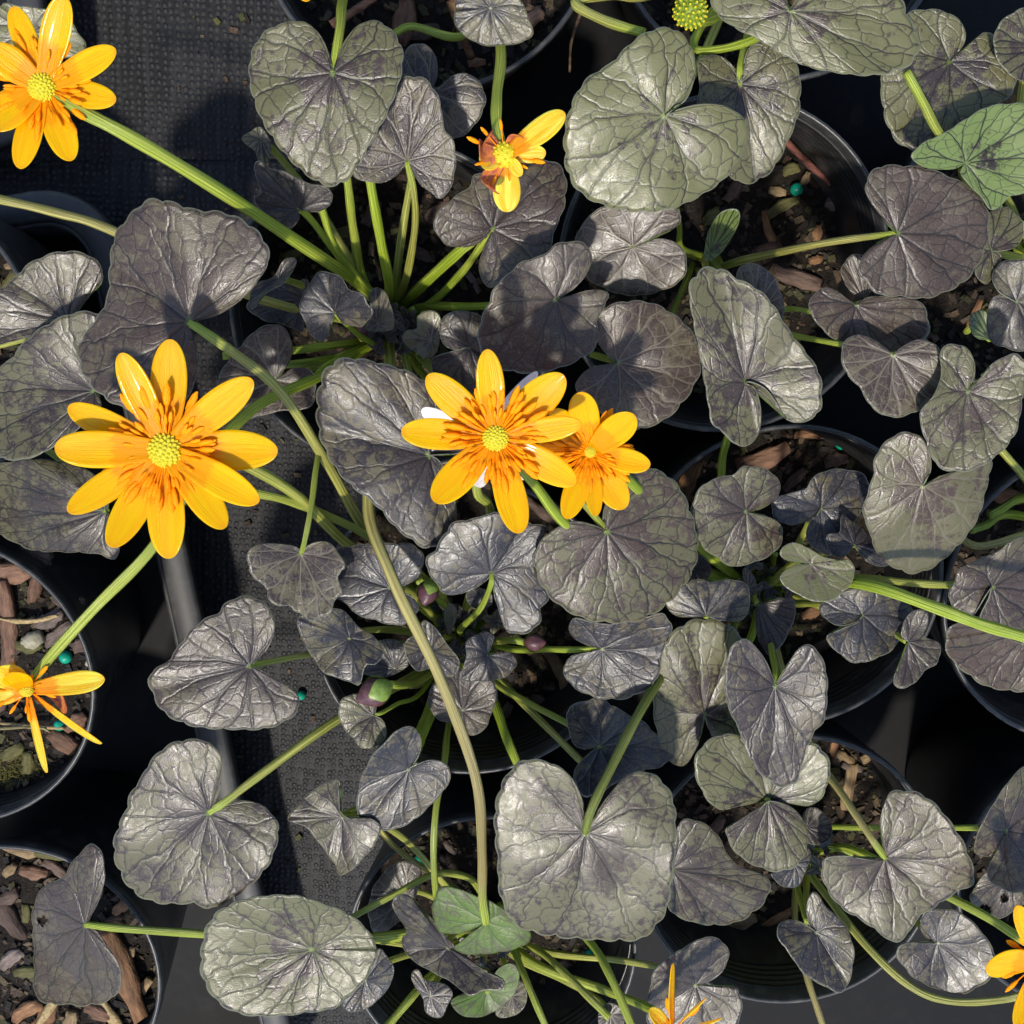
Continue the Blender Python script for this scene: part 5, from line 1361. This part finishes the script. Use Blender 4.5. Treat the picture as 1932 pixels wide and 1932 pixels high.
bud('B', (712, 1303), 11.2, 0.40, (-0.85, -0.3, 0.35), way=[(800, 1280, 8), (760, 1293, 10.3)], ns=3)
bud('B', (808, 1114), 10.3, 0.30, (-0.2, -0.6, 0.6), ns=3)
bud('B', (1005, 1212), 9.6, 0.26, (0.8, 0.1, 0.3), way=[(920, 1210, 7.2), (965, 1208, 9.2)], ns=2)
bud('A', (765, 612), 7.2, 0.34, (0.1, -0.1, 0.9), ns=3)
bud('A', (690, 625), 7.3, 0.28, (-0.3, -0.3, 0.9), ns=3)

# ------------------------------------------------------------------ loose twigs and beads
def twig(pts, r, color, label, k):
    P = px_path(pts)
    V, F, UV = tube(P, r, r * 0.7, sides=7, groove=0.04)
    o = build("twig", V, F, M_bark, P[0], None, (*color, 1), uv=UV)
    return tag(o, label, "twig")


twig([(1478, 262, 5.9), (1535, 318, 5.7), (1592, 365, 5.4)], 0.11, (0.16, 0.06, 0.045), "straight dark red twig crossing the soil beside the teal bead", 'P3')
twig([(625, 48, 6.6), (670, 20, 6.5), (715, -10, 6.3)], 0.14, (0.28, 0.15, 0.09), "thick brown dead stalk lying behind the mottled heart leaf", 'P11')
twig([(852, 0, 7.0), (868, 50, 6.9), (890, 110, 6.4)], 0.16, (0.24, 0.13, 0.06), "curved papery brown dead stalk above the maroon withered flower", 'P11')
twig([(1097, 20, 7.6), (1078, 80, 6.6), (1075, 135, 5.8)], 0.05, (0.2, 0.13, 0.08), "thin pale root hanging over the pot edge", 'P11')
twig([(0, 1375, 6.9), (70, 1372, 7.1), (98, 1383, 6.8)], 0.05, (0.32, 0.28, 0.14), "thin bent grass stalk on moss below the half fallen flower", 'P7')


def bead(px, py, z, r, label):
    p = W(px, py, z)
    V, F = [], []
    n, m = 10, 14
    for i in range(n + 1):
        for j in range(m):
            a, b = math.pi * max(min(i / n, .985), .015), 2 * math.pi * j / m
            rr_ = r * (1 + 0.07 * mnoise.noise((math.cos(b) * 1.5 + px, math.sin(b) * 1.5, math.cos(a) * 1.5)))
            V.append(p + np.array((rr_ * math.sin(a) * math.cos(b), rr_ * math.sin(a) * math.sin(b), rr_ * math.cos(a))))
    for i in range(n):
        for j in range(m): F.append((i * m + j, (i + 1) * m + j, (i + 1) * m + (j + 1) % m, i * m + (j + 1) % m))
    return tag(build("fertilizer_bead", V, F, M_bead, p), label, "bead", "teal fertilizer beads on the soil")


def bead_on(k, px, py, r, label):
    p = W(px, py, POTS[k][2])
    bead(px, py, soil_z(k, p[0], p[1]) + r * 0.75, r, label)


bead_on('P3', 1503, 357, 0.19, "teal fertilizer bead beside the dark red twig")
bead_on('P4', 1587, 838, 0.18, "teal fertilizer bead near the flat reddish chip by the pot rim")
bead_on('P7', 124, 1240, 0.20, "teal fertilizer bead below the slanting flower stalk, among bark")
bead_on('P7', 113, 1368, 0.18, "teal fertilizer bead tucked between petals of the half fallen flower")
bead_on('P8', 793, 1620, 0.20, "teal fertilizer bead by the thin upright green stem")
bead_on('P8', 1114, 1800, 0.20, "teal fertilizer bead below the largest silvery heart leaf")
bead(568, 1312, 0.38, 0.18, "teal fertilizer bead fallen onto the woven fabric outside the pots")


# moss in the bark filled pot
MV, MF, MC = [], [], []
mr = random.Random(5)
for (mx, my, n) in ((25, 1478, 260), (52, 1450, 160), (8, 1438, 160)):
    for q in range(n):
        p = W(mx + mr.gauss(0, 16), my + mr.gauss(0, 14), 6.7)
        c = POTC['P7']
        if math.hypot(p[0] - c[0], p[1] - c[1]) > 4.0: continue
        p[2] = soil_z('P7', p[0], p[1])
        a = mr.uniform(0, 6.28)
        h = mr.uniform(0.12, 0.4)
        d = np.array((math.cos(a), math.sin(a), 0))
        e = np.array((-math.sin(a), math.cos(a), 0)) * 0.03
        o = len(MV)
        MV += [p - e, p + e, p + d * h * 0.7 + (0, 0, h * 0.6)]
        MF.append((o, o + 1, o + 2))
        f = mr.uniform(0.6, 1.3)
        MC += [(0.13 * f, 0.12 * f, 0.025 * f, 1)] * 3
mo = build("moss", MV, MF, M_grit, W(25, 1470, 6.7), SOIL['P7'], smooth=False, attrs={"tint": MC})
mo["kind"] = "stuff"

# crumbs of compost spilled on the fabric
CV, CF, CC = [], [], []
cr_ = random.Random(9)
for q in range(150):
    p = W(cr_.uniform(330, 640), cr_.uniform(0, 1750), 0.27)
    d = cr_.choice([0.05, 0.07, 0.1, 0.16])
    if p[1] > yo: p[2] = 0.04
    ch = chunk_verts(cr_, d * 1.6, d, d * 0.7) @ rotm(cr_.uniform(0, 6.28), 0.2, 0.2).T
    o = len(CV)
    CV += (ch + p).tolist()
    CF += [tuple(o + i for i in f) for f in BOXF]
    t = cr_.choice(TINTS)
    CC += [(t[0], t[1], t[2], 1)] * 8
co = build("compost_crumbs", CV, CF, M_grit, (0, 0, 0.2), None, smooth=False, attrs={"tint": CC})
tag(co, "scattered compost crumbs spilled on the woven ground fabric", "compost", kind="stuff")
